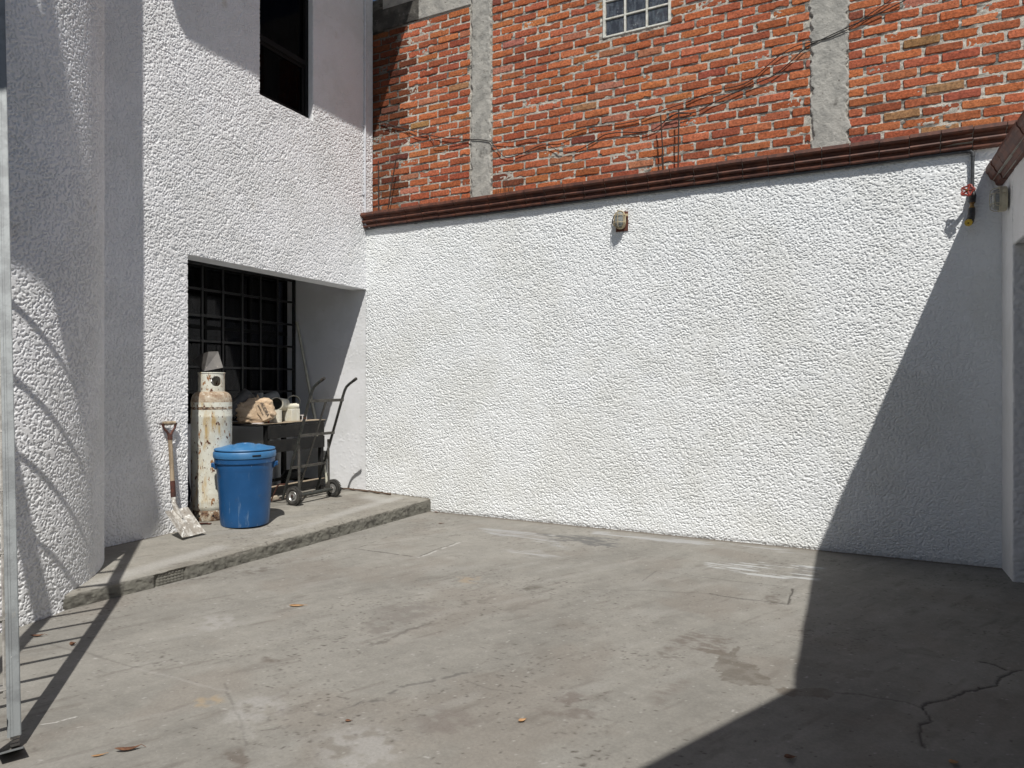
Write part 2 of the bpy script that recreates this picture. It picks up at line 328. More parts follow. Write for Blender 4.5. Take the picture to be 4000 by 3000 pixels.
def build_ground():
    xs = np.concatenate([[-80, -40, -20, -12, -8, -6.6, -5.8], np.arange(-5.3, 1.7, .0095), [1.9, 2.4, 3.5, 6, 12, 30, 80]])
    ys = np.concatenate([[-80, -40, -15, -6, -2, 0, .8], np.arange(1.25, 7.2, .0095), [7.4, 8, 10, 20, 40, 80]])
    X, Y = np.meshgrid(xs, ys, indexing='ij'); X = X.astype(np.float32); Y = Y.astype(np.float32)
    c = concrete_tone(X, Y, 100)
    wx = X + .13 * (fbm(X / .14, Y / .14, 5, 4) - .5) + .02 * (vn(X / .02, Y / .02, 6) - .5); wy = Y + .13 * (fbm(X / .14, Y / .14, 8, 4) - .5) + .02 * (vn(X / .02, Y / .02, 9) - .5)
    n = fbm(X / .05, Y / .05, 77, 3)
    Z = .003 * (fbm(X / .5, Y / .5, 12, 3) - .5) + .0012 * (fbm(X / .04, Y / .04, 13, 2) - .5)
    # damp stains
    for poly, col, f in ((Pa([(640,905),(690,850),(740,825),(780,815),(790,835),(775,850),(790,880),(850,905),(860,950),(910,965),(915,1005),(850,1000),(770,1010),(700,985),(670,950),(625,940)]), (.115, .10, .083), .72),
                         (Pa([(560,825),(640,825),(700,845),(680,862),(600,850)]), (.12, .10, .08), .7),
                         (Pa([(960,1015),(1090,1025),(1200,1015),(1290,1060),(1250,1085),(1160,1075),(1040,1060),(980,1050)]), (.12, .10, .08), .7),
                         (Pa([(1150,900),(1300,930),(1450,950),(1440,985),(1280,960),(1160,940)]), (.11, .09, .075), .35),
                         (Pa([(1500,1120),(1620,1150),(1600,1175),(1500,1160)]), (.12, .10, .08), .3),
                         (Pa([(1560,820),(1680,820),(1800,860),(1780,880),(1640,850)]), (.11, .095, .08), .3)):
        c = lerp(c, col, f * inside(wx, wy, poly).astype(np.float32) * (.55 + .45 * sst(.35, .6, fbm(X / .07, Y / .06, 401, 3))))
    def soft(poly, col, f, rad=.1, thr=(.42, .62), sc_=.1, seed=1):
        nonlocal c
        ins = inside(wx, wy, poly); cx = sum(p[0] for p in poly) / len(poly); cy = sum(p[1] for p in poly) / len(poly)
        d = seg_dist(wx, wy, poly + [poly[0]]); m = np.where(ins, sst(0, rad, d), 0)
        c = lerp(c, col, f * m * sst(thr[0], thr[1], fbm(X / sc_ / (3.0 if col[0] > .3 else 1), Y / (sc_ * .35), 200 + seed, 4)))
    soft(Pa([(370,770),(520,725),(740,770),(700,860),(500,830),(380,860)]), (.13, .11, .095), .7, .06, (.35, .6), .06, 1)
    soft(Pa([(270,1060),(420,960),(560,980),(540,1040),(430,1100),(360,1190),(310,1150)]), (.15, .13, .115), .6, .08, (.35, .6), .08, 2)
    soft(Pa([(330,830),(480,850),(440,885),(320,880)]), (.12, .105, .09), .6, .04, (.35, .6), .05, 3)
    # pale paint and lime streaks near the wall
    soft(Pa([(20,225),(400,250),(700,285),(1150,335),(1130,352),(700,315),(300,275),(0,250)]), (.36, .365, .37), .65, .05, (.36, .55), .12, 4)
    soft(Pa([(590,385),(900,385),(1080,395),(1190,410),(1170,480),(1040,480),(880,465),(600,410)]), (.42, .43, .43), .8, .05, (.46, .56), .09, 5)
    soft(Pb([(1480,250),(1800,270),(2000,300),(2100,400),(1900,345),(1600,300)]), (.34, .345, .35), .6, .06, (.36, .56), .1, 6)
    soft(Pb([(1880,285),(2212,300),(2400,330),(2400,380),(2212,365),(1950,330)]), (.10, .10, .10), .75, .06, (.36, .56), .09, 7)
    soft(Pb([(1650,390),(1900,390),(2100,440),(1850,460)]), (.36, .36, .36), .6, .06, (.36, .6), .08, 8)
    soft(Pa([(1020,420),(1060,400),(1170,420),(1170,470),(1040,460)]), (.13, .125, .12), .6, .03, (.35, .55), .04, 9)
    soft(Pa([(870,545),(940,550),(1010,590),(960,615),(900,600)]), (.12, .105, .09), .7, .03, (.35, .55), .04, 12)
    for cx_, cy_, rr, col in ((*Pc([(30, 600)])[0], .09, (.33, .26, .17)), (*Pb([(1480, 578)])[0], .16, (.28, .23, .17)), (*Pb([(1500, 712)])[0], .12, (.11, .10, .085)),
                              (*Pb([(1890, 628)])[0], .13, (.11, .10, .085)), (*Pb([(160, 520)])[0], .16, (.12, .105, .09)), (*Pc([(1300, 720)])[0], .2, (.17, .15, .135)), (*Pc([(1950, 650)])[0], .2, (.15, .13, .115)),
                              (*Pb([(640, 697)])[0], .08, (.13, .12, .10)), (*Pc([(370, 380)])[0], .12, (.12, .10, .085)), (*Pb([(960, 860)])[0], .25, (.17, .155, .14)),
                              (*Pb([(1100, 770)])[0], .3, (.18, .165, .15)), (*Pc([(50, 180)])[0], .22, (.31, .30, .285)), (*Pc([(300, 640)])[0], .2, (.31, .30, .285)),
                              (*Pc([(850, 870)])[0], .28, (.31, .30, .285)), (*Pc([(2000, 600)])[0], .15, (.16, .14, .125)), (*Pc([(140, 930)])[0], .12, (.12, .10, .085))):
        dd = np.hypot(wx - cx_, (wy - cy_) * 1.1) / rr
        c = lerp(c, col, .75 * (1 - sst(.35, 1, dd)) * sst(.38, .6, fbm(X / .07, Y / .05, 300, 3)))
    # cracks and slab lines
    def crack(pts, wd, depth=.8, wob=.4, col=(.045, .04, .035), gap=None):
        nonlocal c, Z
        d = seg_dist(X * (1 - wob) + wx * wob, Y * (1 - wob) + wy * wob, pts)
        f = 1 - sst(wd * .4, wd, d)
        if gap is not None: f = f * sst(gap, gap + .18, fbm(X / .05, Y / .05, 410, 2))
        c = lerp(c, col, depth * f)
        if depth > .6: Z = Z - .004 * f
    crack(Pa([(2212,935),(2165,940),(2110,975),(2060,1010),(1980,1040),(1880,1060),(1800,1090),(1720,1110),(1700,1130)]), .010, .8)
    crack(Pa([(1700,1130),(1730,1190),(1670,1210),(1690,1290),(1710,1330)]), .009, .75)
    crack(Pa([(1700,1130),(1600,1100),(1400,1060),(1260,1050)]), .008, .5)
    crack(Pa([(1990,890),(2060,905),(2120,930)]), .010, .8)
    crack(Pa([(1110,1390),(1300,1340),(1420,1300)]), .010, .0)
    crack(Pa([(620,545),(760,568),(900,585),(1015,600),(1022,560),(1035,520)]), .010, .85, .25)
    crack(Pa([(270,480),(345,428),(640,470),(1000,512)]), .009, .35, .2)
    crack(Pa([(0,525),(300,530),(620,545)]), .010, .3, .2)
    crack(Pb([(770,385),(900,400),(1120,430),(1160,434)]), .012, .8, .2, gap=.3)
    crack(Pb([(770,385),(1020,295)]), .010, .45, .2, gap=.3)
    crack(Pb([(1020,295),(1260,310),(1410,345)]), .010, .25, .3)
    crack(Pb([(1165,436),(1290,390),(1412,345)]), .020, .8, .25, (.40, .39, .37), gap=.25)
    crack(Pb([(1170,428),(1290,382),(1390,345)]), .007, .7, .3)
    crack(Pc([(790,630),(900,600),(1050,545),(1180,500),(1300,475),(1480,425)]), .020, .6, 1, (.085, .08, .075), gap=.36)
    crack(Pc([(600,680),(700,655),(800,630)]), .014, .4, 1, (.09, .085, .08), gap=.36)
    crack(Pc([(110,510),(125,560),(155,650),(195,690),(205,760),(215,850)]), .006, .45, .3)
    crack(Pc([(150,640),(210,720),(240,800)]), .035, .3, 1, (.33, .32, .30))
    crack(Pc([(900,300),(1000,268),(1060,250),(1160,210),(1240,170)]), .018, .6, 1, (.10, .09, .08), gap=.3)
    crack(Pc([(260,770),(380,755),(470,728)]), .012, .5, 1, (.10, .09, .08), gap=.4)
    crack(Pc([(1400,495),(1560,540),(1640,560)]), .008, .3)
    crack([G(345*1.0, 2835), G(470, 2800), G(590, 2790)], .006, 0)
    crack([G(165, 2831), G(230, 2820), G(300, 2800)], .005, .9, .2, (.50, .49, .47))
    crack([G(190, 2515), G(330, 2550), G(460, 2590), G(520, 2610)], .010, .45, .3, (.12, .11, .10))
    crack([G(520, 2610), G(700, 2655), G(900, 2700)], .012, .35, .3, (.33, .32, .30))
    # dirt collected along the wall foot and the step
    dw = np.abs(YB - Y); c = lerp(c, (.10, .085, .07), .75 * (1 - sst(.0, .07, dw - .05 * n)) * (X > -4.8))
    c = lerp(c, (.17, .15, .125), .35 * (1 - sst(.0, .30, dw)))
    Z = Z.astype(np.float32)
    Pt = np.stack([X, Y, Z], -1)
    o = grid_mesh('ground', Pt, None, M['ground'], cols=np.clip(c, .02, .8)); tag(o, kind='structure')
build_ground()

# platform slab along the house
def edge_x(Y): return np.interp(Y, [1, 2.78, 3.71, 7.15], [-5.3, -4.965, -4.835, -4.70])
def edge_z(Y): return np.interp(Y, [1, 2.78, 3.71, 7.15], [.11, .11, .12, .16])
def floor_z(x, y):
    ex = edge_x(y); f = np.clip((ex - x) / (ex - XA), 0, 1); return edge_z(y) * (1 - f) + .195 * f
def build_platform():
    ys = np.arange(1.6, 7.131, .0095)
    k1, k2 = 235, 24
    s = np.concatenate([np.linspace(0, 1, k1), 1 + np.arange(1, k2 + 1) / k2])   # 0..1 top from alcove to edge, 1..2 riser
    S, Y = np.meshgrid(s, ys, indexing='ij'); ex = edge_x(Y); ez = edge_z(Y)
    x0 = -7.2
    top = S <= 1
    ex = ex + .012 * (fbm(Y / .25, Y * 0, 3, 3) - .5)
    X = np.where(top, x0 + (ex - x0) * S ** .8, ex)
    Z = np.where(top, np.where(X > XA, ez + (.195 - ez) * (ex - X) / (ex - XA), .195), ez - (S - 1) * (ez + .03))
    r = np.where(top, sst(.985, 1.0, S), 1 - sst(1, 1.25, S)); Z = Z - .012 * r * (.4 + fbm(Y / .06, X / .06, 8, 3))
    rough = np.where(top, 0, 1) * sst(1.0, 1.12, S)
    H = .016 * (fbm(Y / .05, Z / .04, 21, 4) - .5) + .014 * np.abs(fbm(Y / .035, Z / .03, 31, 3) - .5)
    tile = (Y > 3.50) & (Y < 3.715) & (~top)
    gx = np.abs(((Y - 3.50) / .028) % 1 - .5); gz = np.abs((Z / .024) % 1 - .5)
    H = np.where(tile, -.008 - .006 * ((gx > .36) | (gz > .34)), H)
    H = H - .02 * np.exp(-((Y - 3.49) / .012) ** 2) - .02 * np.exp(-((Y - 3.725) / .008) ** 2)
    X = X + rough * H
    Z = Z + np.where(top, .0025 * (fbm(X / .3, Y / .3, 41, 3) - .5) + .001 * (fbm(X / .03, Y / .03, 42, 2) - .5), 0)
    c = concrete_tone(X.astype(np.float32), Y.astype(np.float32), 700, (.262, .248, .218))
    # pale washed streak along the slab, dirt at walls
    d = seg_dist(X, Y, [(-5.0, 3.1), (-5.02, 4.2), (-4.98, 5.2), (-5.05, 6.2), (-5.05, 6.9)]); c = lerp(c, (.36, .35, .33), .6 * (1 - sst(.02, .13, d)) * sst(.3, .55, fbm(X / .25, Y / .5, 61, 3)))
    d = seg_dist(X, Y, [(-5.35, 6.75), (-5.1, 6.7)]); c = lerp(c, (.37, .36, .34), .6 * (1 - sst(.02, .22, d)))
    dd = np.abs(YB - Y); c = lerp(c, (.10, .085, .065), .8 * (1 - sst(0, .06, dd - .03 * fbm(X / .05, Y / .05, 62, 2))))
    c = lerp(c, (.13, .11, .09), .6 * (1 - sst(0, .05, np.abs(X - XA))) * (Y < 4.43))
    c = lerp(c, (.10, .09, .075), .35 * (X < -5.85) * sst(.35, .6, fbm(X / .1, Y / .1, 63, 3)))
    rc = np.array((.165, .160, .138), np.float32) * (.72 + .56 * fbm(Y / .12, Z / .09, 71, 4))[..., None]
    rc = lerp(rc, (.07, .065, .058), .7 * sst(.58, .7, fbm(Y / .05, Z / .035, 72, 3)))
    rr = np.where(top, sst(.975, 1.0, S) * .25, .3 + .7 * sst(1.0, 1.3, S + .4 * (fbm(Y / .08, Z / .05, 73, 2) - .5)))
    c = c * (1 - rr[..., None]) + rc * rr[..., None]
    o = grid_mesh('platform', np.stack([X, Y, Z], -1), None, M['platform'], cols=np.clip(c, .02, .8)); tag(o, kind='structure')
build_platform()

# ================================================================ HOUSE
house = thing('house', 'white rough rendered two storey house with round stair tower and dark barred window', 'house', (XA - 1, 4.5, 0))
def build_facade():
    us = np.unique(np.round(np.concatenate([np.arange(3.50, 7.262, .0047), [4.43, 5.32, 6.14]]), 4)); vs = np.unique(np.round(np.concatenate([np.arange(.15, 6.95, .0047), [2.855, 4.745, 7.2, 7.5]]), 4))
    U, V = np.meshgrid(us, vs, indexing='ij')
    H = stucco(U, V, 11, size=.0096, ang=1.2, amp=.0064)
    H = H - .005 * sst(.80, .88, vn(U / .03, V / .03, 14))      # blow holes
    P = np.stack([XA + H, U, V], -1)
    cu = (us[:-1] + us[1:]) / 2; cv = (vs[:-1] + vs[1:]) / 2; A, B = np.meshgrid(cu, cv, indexing='ij')
    keep = ~((A > 4.43) & (B < 2.855)) & ~((A > 5.32) & (A < 6.14) & (B > 4.745))
    grid_mesh('facade_wall', P, keep, M['white'], house, skirt=(-.02, 0, 0))
build_facade()
b = MB()
xb = XA - .23; xf = XA - .004
b.box((xb, 3.3, .0), (xf, 4.428, 7.5)); b.box((xb, 4.428, 2.853), (xf, 7.275, 4.743)); b.box((xb, 4.428, 4.743), (xf, 5.318, 7.5)); b.box((xb, 6.142, 4.743), (xf, 7.275, 7.5))
b.build('wall_core', M['smooth'], house, smooth=False)
b = MB()   # alcove: back wall under and over the barred window, end wall, ceiling
b.box((-7.25, 4.2, 0), (-7.0, 7.125, 1.12)); b.box((-7.25, 4.2, 3.075), (-7.0, 7.125, 3.3)); b.box((-7.25, 4.2, 1.12), (-7.0, 4.45, 3.075))
b.box((-7.0, 4.2, 0), (xb - .002, 4.40, 3.3)); b.box((-7.0, 4.4, 3.2), (xb - .002, 7.125, 3.3))
b.build('alcove_wall', M['smooth'], house, smooth=False)
b = MB(); b.box((-7.27, 2.2, 3.302), (-5.96, 7.27, 3.4)); b.box((-9.5, 2.2, 7.35), (xb, 7.28, 7.5)); b.box((-9.5, 2.5, 0), (-9.3, 12, 7.4)); b.box((-9.3, 11.8, 0), (-7.0, 12, 7.4)); b.build('floor_slab', M['smooth'], house, smooth=False)
# stair tower
def build_tower():
    an = np.unique(np.round(np.concatenate([np.radians(np.arange(-180, -40, 10)), np.arange(math.radians(-40), math.radians(78), 0.0045 / CR), np.radians(np.arange(78, 180.1, 10))]), 5))
    zs = np.concatenate([np.arange(0, 4.75, .0045), [5, 5.6, 6.2, 6.8, 7.5]])
    A, Z = np.meshgrid(an, zs, indexing='ij'); U = A * CR
    H = stucco(U, Z, 61, size=.0100, ang=1.0, amp=.0072); fine = (A > -.68) & (A < 1.34) & (Z < 4.76); H = np.where(fine, H, .004)
    foot = .012 * (1 - sst(0, .06, Z)) * fbm(U / .05, Z / .05, 66, 2)
    r = CR + H + foot
    grid_mesh('stair_tower', np.stack([CX + r * np.cos(A), CY + r * np.sin(A), Z], -1), None, M['white'], house)
build_tower()
# unseen roof edge, outline shaped to cast shadows on tower, facade and brick wall
b = MB()
b.prism([(-5.95, 7.75), (-4.72, 7.75), (-4.72, 3.05), (-4.76, 3.0), (-4.84, 3.03), (-4.95, 2.9), (-5.3, 2.75), (-5.3, 2.0), (-4.3, 1.15), (-3.85, .70), (-3.60, .755), (-3.55, .785), (-3.64, .885),
         (-3.90, 1.16), (-3.95, 1.24), (-3.68, 1.0), (-3.37, .69), (-2.92, .26), (-2.87, .10), (-2.9, -.3), (-2.9, -3), (-6.6, -3), (-8.2, 2.0), (-8.2, 7.75)], 7.5, 7.62)
b.build('shadow_roof_edge', M['smooth'], house, smooth=False)
b = MB(); b.box((-7.9, -3.0, 0), (-7.7, 1.4, 7.5)); b.build('side_wall', M['smooth'], house, smooth=False)

def curtain(x, y0, y1, z0, z1, parent, seed=0):
    ys = np.arange(y0, y1, .012); zs = np.linspace(z0, z1, 6); Y, Z = np.meshgrid(ys, zs, indexing='ij')
    Xc = x + .02 * np.sin(Y * 62 + 3 * vn(Y / .2, Y * 0, seed)) * (.6 + .8 * vn(Y / .1, Y * 0, seed + 1))
    if seed == 5: Z = np.where(Z < z0 + .001, z0 + .10 + .07 * np.cos((Y - y0) * 2 * math.pi / .42), Z)
    return grid_mesh('curtain', np.stack([Xc, Y, Z], -1), None, M['curtain'], parent)
# lower window behind the bars
win = MB(); Xw = -7.13
for y in (4.45, 5.05, 5.75, 6.45, 7.085): win.box((Xw - .03, y, 1.12), (Xw + .02, y + .035, 3.075))
for z in (1.12, 2.28, 3.03): win.box((Xw - .028, 4.45, z), (Xw + .022, 7.12, z + .045))
wf = win.build('window', M['frame'], house, bevel=.003)
b = MB(); b.box((Xw - .012, 4.46, 1.14), (Xw - .008, 7.1, 3.06)); b.build('pane', M['glass'], wf, smooth=False)
curtain(Xw - .12, 4.45, 7.1, 2.34, 3.05, wf, 5); curtain(Xw - .14, 4.9, 7.1, 1.13, 2.2, wf, 7)
b = MB(); b.box((-9.29, 4.2, 0), (-9.28, 11.7, 3.3)); b.box((-9.27, 4.2, .2), (-7.26, 7.2, .25)); b.build('room_back', M['room'], house, smooth=False)
# upper window
win = MB(); Xu = XA - .07
win.box((Xu - .05, 5.322, 4.747), (Xu, 5.37, 7.45)); win.box((Xu - .05, 6.09, 4.747), (Xu, 6.138, 7.45)); win.box((Xu - .05, 5.37, 4.747), (Xu, 6.09, 4.80)); win.box((Xu - .048, 5.37, 5.40), (Xu - .001, 6.09, 5.46)); win.box((Xu - .048, 5.37, 7.40), (Xu, 6.09, 7.45))
win.box((Xu - .055, 5.37, 4.80), (Xu - .02, 5.40, 5.40)); win.box((Xu - .055, 6.06, 4.80), (Xu - .02, 6.09, 5.40)); win.box((Xu - .054, 5.40, 4.80), (Xu - .021, 6.06, 4.83)); win.box((Xu - .054, 5.40, 5.365), (Xu - .021, 6.06, 5.40))
uf = win.build('window', M['frame'], house, bevel=.003)
b = MB(); b.box((Xu - .04, 5.36, 4.79), (Xu - .037, 6.1, 7.42)); b.build('pane', M['glass_up'], uf, smooth=False)
curtain(Xu - .16, 5.32, 6.14, 4.75, 7.4, uf, 9)
b = MB(); b.box((-8.2, 4.4, 4.4), (-8.19, 7.2, 7.3)); b.box((-8.2, 4.4, 4.3), (-5.96, 7.2, 4.4)); b.box((-8.19, 7.19, 4.4), (-5.96, 7.2, 7.3)); b.build('room_back', M['room'], house, smooth=False)
# iron grille
Xg = -6.975; g = MB()
ys = [4.40 + .3 * i for i in range(9)] + [7.1]; zs = [1.19, 1.50, 1.805, 2.12, 2.43, 2.744, 3.045]
for y in ys: g.box((Xg - .014, y - .014, 1.16), (Xg + .014, y + .014, 3.07))
for z in zs: g.box((Xg - .011, 4.38, z - .014), (Xg + .011, 7.115, z + .014))
for y in ys[:-1]:
    for z in zs[:-1]:
        Mx = at((Xg + .008, y, z), (R(45), 0, 0)); g.box((-.012, -.024, -.024), (.012, .024, .024), M=Mx)
g.box((Xg - .017, 7.088, 1.155), (Xg + .019, 7.124, 3.074)); g.box((Xg - .0165, 4.38, 3.034), (Xg + .0185, 7.087, 3.073))
g.build('window_grille', M['grille'], house, bevel=.003)

# ================================================================ YARD WALL
yard = thing('yard_wall', 'long white rough rendered yard wall topped with a terracotta coping', 'wall', (-2.2, YB + .07, 0))
us = np.concatenate([np.arange(XA, 1.235, .0045)]); vs = np.concatenate([np.arange(-.01, 3.68, .0045)])
U, V = np.meshgrid(us, vs, indexing='ij')
H = stucco(U, V, 31, size=.0092, ang=.55, amp=.0076)
H = H * (.70 + .30 * sst(1.2, .3, U))
foot = .007 * (1 - sst(.0, .035, V + .02 * (fbm(U / .06, V / .06, 3, 2) - .5)))
P = np.stack([U, YB - H + foot, V], -1)
grid_mesh('wall_render', P, None, M['white_b'], yard, skirt=(0, .02, 0))
b = MB(); b.box((XA, YB + .005, -.1), (1.5, YB + .148, 3.66)); b.build('wall_core', M['smooth'], yard, smooth=False)
us = np.arange(-7.26, XA + .004, .011); vs = np.arange(.1, 3.31, .011); U, V = np.meshgrid(us, vs, indexing='ij')
H = .0016 * fbm(U / .05, V / .05, 51, 3) + .003 * sst(.66, .8, fbm(U / .03, V / .018, 55, 2)) * sst(.3, .55, vn(U / .3, V / .3, 52)) * sst(-6.7, -6.2, U)
grid_mesh('smooth_return', np.stack([U, YB - H + .002, V], -1), None, M['smooth'], yard, skirt=(0, .02, 0))
b = MB(); b.box((-7.3, YB + .004, 0), (XA - .001, YB + .148, 3.4)); b.build('return_core', M['smooth'], yard, smooth=False)
# terracotta coping: one moulded tile after another
prof = [(0, 0), (.056, 0), (.068, .010), (.069, .024), (.040, .036), (.046, .050), (.084, .060), (.094, .071), (.091, .083), (.058, .096), (.070, .120), (.114, .133), (.123, .147), (.121, .178), (.112, .182), (0, .184)]
prof2 = [(0, 0), (.030, 0), (.046, .014), (.052, .040), (.064, .052), (.086, .068), (.098, .094), (.104, .112), (.118, .128), (.124, .146), (.122, .178), (0, .184)]
def coping(A0, A1, out, z, parent, L=.24, sc_=1.0, seed=1, name='coping', prof=prof):
    rnd = random.Random(seed); A0, A1, out = Vector(A0), Vector(A1), Vector(out); d = (A1 - A0); n = int(d.length / L); d.normalize(); b = MB()
    for i in range(n + 1):
        a = A0 + d * (i * L + .0035); e = A0 + d * min((i + 1) * L - .0035, (A1 - A0).length)
        if (e - a).dot(d) < .01: continue
        dz = rnd.uniform(-.003, .003); do = rnd.uniform(-.0035, .0035); dz2 = dz + rnd.uniform(-.002, .002)
        vs = []
        for q, zz in ((a, dz), (e, dz2)):
            for p, h in prof: vs.append(q + out * (p * sc_ + do * (p > 0)) + Vector((0, 0, z + h * sc_ + zz)))
        m = len(prof); fs = [(j, (j + 1) % m, (j + 1) % m + m, j + m) for j in range(m)] + [tuple(range(m))[::-1], tuple(range(m, 2 * m))]
        b.add(vs, fs)
    # mortar line showing in the joints
    k = MB().v
    core = [(max(p * .86 - .003, 0), min(max(h, .008), .170)) for p, h in prof]; core[0] = (0, .006); core[1] = (.04, .006)
    vs = []
    for q in (A0, A1):
        for p, h in core: vs.append(q + out * (p * sc_) + Vector((0, 0, z + h * sc_)))
    m = len(core); b.add(vs, [(j, (j + 1) % m, (j + 1) % m + m, j + m) for j in range(m)], 1)
    return b.build(name, [M['terra'], M['rawcon']], parent, smooth=False)
coping((XA - .02, YB, 0), (1.46, YB, 0), (0, -1, 0), 3.662, yard, seed=3)
b = MB(); b.box((XA, YB + .001, 3.662), (1.5, YB + .147, 3.80)); b.build('coping_bed', M['rawcon'], yard, smooth=False)

# ================================================================ NEIGHBOUR BRICK WALL
YN = 7.28
nb = thing('brick_wall', 'tall orange red brick neighbour wall with grey concrete columns rising behind the white wall', 'wall', (-1.6, YN + .2, 0))
ztop = 6.66
us = np.arange(-5.9, 2.7, .0095); vs = np.arange(3.6, 6.95, .0095); U, V = np.meshgrid(us, vs, indexing='ij')
H = .014 * (fbm(U / .022, V / .018, 81, 3) - .5) + .008 * (fbm(U / .1, V / .05, 84, 2) - .5)
c = np.array((.50, .475, .42), np.float32) * (.62 + .7 * fbm(U / .05, V / .03, 85, 3))[..., None]
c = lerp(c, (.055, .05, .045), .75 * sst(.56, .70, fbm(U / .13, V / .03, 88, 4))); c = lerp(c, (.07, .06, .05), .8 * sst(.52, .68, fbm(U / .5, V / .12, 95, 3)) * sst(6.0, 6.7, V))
c = lerp(c, (.05, .045, .04), .7 * sst(.45, .6, fbm(U / .2, V / .05, 96, 3)) * (1 - sst(0, .14, np.abs(V - 3.93))) * (U < -4.2))
c = c * (1 - (.35 + .4 * sst(4.8, 5.2, V)) * sst(-5.15, -5.35, U + .12 * (fbm(U / .2, V / .2, 97, 2) - .5)))[..., None]  # mortar darkened at the left end, eave shade put into the colour
cv = vs[:-1]; cu = us[:-1]; A, B = np.meshgrid(cu, cv, indexing='ij')
keep = ~((A > -2.45) & (A < -1.74) & (B > 5.53)) & ~((B > ztop + .1) & (A < -5.55))
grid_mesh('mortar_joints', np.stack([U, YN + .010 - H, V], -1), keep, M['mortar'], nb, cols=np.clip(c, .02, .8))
bv, bf, bc = [], [], []
rnd = random.Random(5)
pal = [((.43, .132, .060), 38), ((.385, .112, .054), 30), ((.46, .150, .068), 18), ((.32, .088, .048), 10), ((.20, .062, .042), 1), ((.32, .165, .08), 2), ((.42, .165, .105), 3)]
pc = [p[0] for p in pal]; pw = [p[1] for p in pal]
def brick(x0, x1, z0, z1):
    if x1 - x0 < .035: return
    yf = YN + rnd.uniform(-.004, .007); tilt = rnd.uniform(-.004, .004)
    k = max(3, int((x1 - x0) / .04)); ring = []
    for i in range(k): ring.append((x0 + (x1 - x0) * (i + .5) / k, z0))
    pts = [(x0 + .006, z0), *ring, (x1 - .006, z0), (x1, z0 + .008), (x1, (z0 + z1) / 2), (x1, z1 - .008), (x1 - .006, z1), *[(p[0], z1) for p in reversed(ring)], (x0 + .006, z1), (x0, z1 - .008), (x0, (z0 + z1) / 2), (x0, z0 + .008)]
    sl = rnd.uniform(-.012, .012); wob = [(rnd.uniform(-.0028, .0028), rnd.uniform(-.0032, .0032)) for _ in pts]
    if rnd.random() < .12:  # a broken edge
        j = rnd.randrange(len(pts)); 
        for q in (j, (j + 1) % len(pts)):
            cx_, cz_ = (x0 + x1) / 2, (z0 + z1) / 2; wob[q] = ((cx_ - pts[q][0]) * .12, (cz_ - pts[q][1]) * .45)
    pts = [(x + a, z + b_ + (x - x0) * sl) for (x, z), (a, b_) in zip(pts, wob)]
    cx_ = (x0 + x1) / 2; cz_ = (z0 + z1) / 2; n = len(pts); base = len(bv)
    for x, z in pts: bv.append((x, yf + .05, z))
    for x, z in pts: bv.append((x, yf + .006, z))
    for x, z in pts: bv.append((cx_ + (x - cx_) * .972, yf + tilt * (x - cx_) * 5 + rnd.uniform(0, .0016), cz_ + (z - cz_) * .90))
    bv.append((cx_, yf + rnd.uniform(-.002, .001), cz_))
    for L in (0, 1):
        for i in range(n): bf.append((base + L * n + i, base + L * n + (i + 1) % n, base + (L + 1) * n + (i + 1) % n, base + (L + 1) * n + i))
    for i in range(n): bf.append((base + 2 * n + i, base + 2 * n + (i + 1) % n, base + 3 * n))
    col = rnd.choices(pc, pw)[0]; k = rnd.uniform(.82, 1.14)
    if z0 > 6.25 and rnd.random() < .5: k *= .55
    if x0 < -5.3: k *= rnd.uniform(.22, .45) * (1 if z0 > 4.9 else 1.7)  # eave shade painted into the bricks of the left corner
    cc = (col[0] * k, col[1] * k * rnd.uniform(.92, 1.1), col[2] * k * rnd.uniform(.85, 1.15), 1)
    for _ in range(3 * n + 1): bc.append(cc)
pitch = .0932; row = 0; z = 3.72
while z < 6.95:
    for X0, X1 in ((-5.9, -4.215), (-3.905, -.325), (.005, 2.7)):
        if X0 < -5 and z + .07 > 6.32: continue
        x = X0 + (-.16 if row % 2 else 0) + rnd.uniform(-.012, .012)
        while x < X1:
            Lb = .286 + rnd.uniform(-.012, .010); gx = rnd.uniform(.018, .030)
            a, e = max(x, X0 + .006), min(x + Lb, X1 - .006)
            zz = z + .004 * math.sin(x * 1.7 + row); h = .072 + rnd.uniform(-.004, .0035)
            if zz + h > 5.53 and a < -1.72 and e > -2.46:
                if a < -2.46: brick(a, -2.475, zz, zz + h)
                if e > -1.72: brick(-1.71, e, zz, zz + h)
            elif e - a > .03: brick(a, e, zz, zz + h)
            x += Lb + gx
    z += pitch; row += 1
me = bpy.data.meshes.new('brickwork'); me.from_pydata(bv, [], bf); me.update()
a = me.color_attributes.new('tone', 'FLOAT_COLOR', 'POINT'); a.data.foreach_set('color', np.array(bc, np.float32).ravel())
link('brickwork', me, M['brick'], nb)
def concrete_part(name, x0, x1, z0, z1, seed, rag=.02, y=YN - .008, m='rawcon'):
    us = np.arange(x0 - .05, x1 + .051, .011); vs = np.arange(z0, z1, .011); U, V = np.meshgrid(us, vs, indexing='ij')
    eL = x0 + rag * (fbm(V / .06, V * 0, seed, 3) - .5) * 2; eR = x1 + rag * (fbm(V / .06, V * 0 + 5, seed + 3, 3) - .5) * 2
    Uc = eL + (eR - eL) * (U - us[0]) / (us[-1] - us[0])
    e = np.minimum(Uc - eL, eR - Uc); H = .006 * (fbm(U / .05, V / .07, seed + 5, 4) - .5) + .008 * (fbm(U / .015, V / .02, seed + 8, 2) - .5) * (e < .06)
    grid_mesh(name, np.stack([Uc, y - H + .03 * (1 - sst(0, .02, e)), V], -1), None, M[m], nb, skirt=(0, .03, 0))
concrete_part('concrete_column', -4.205, -3.92, 3.6, 6.95, 301, .022)
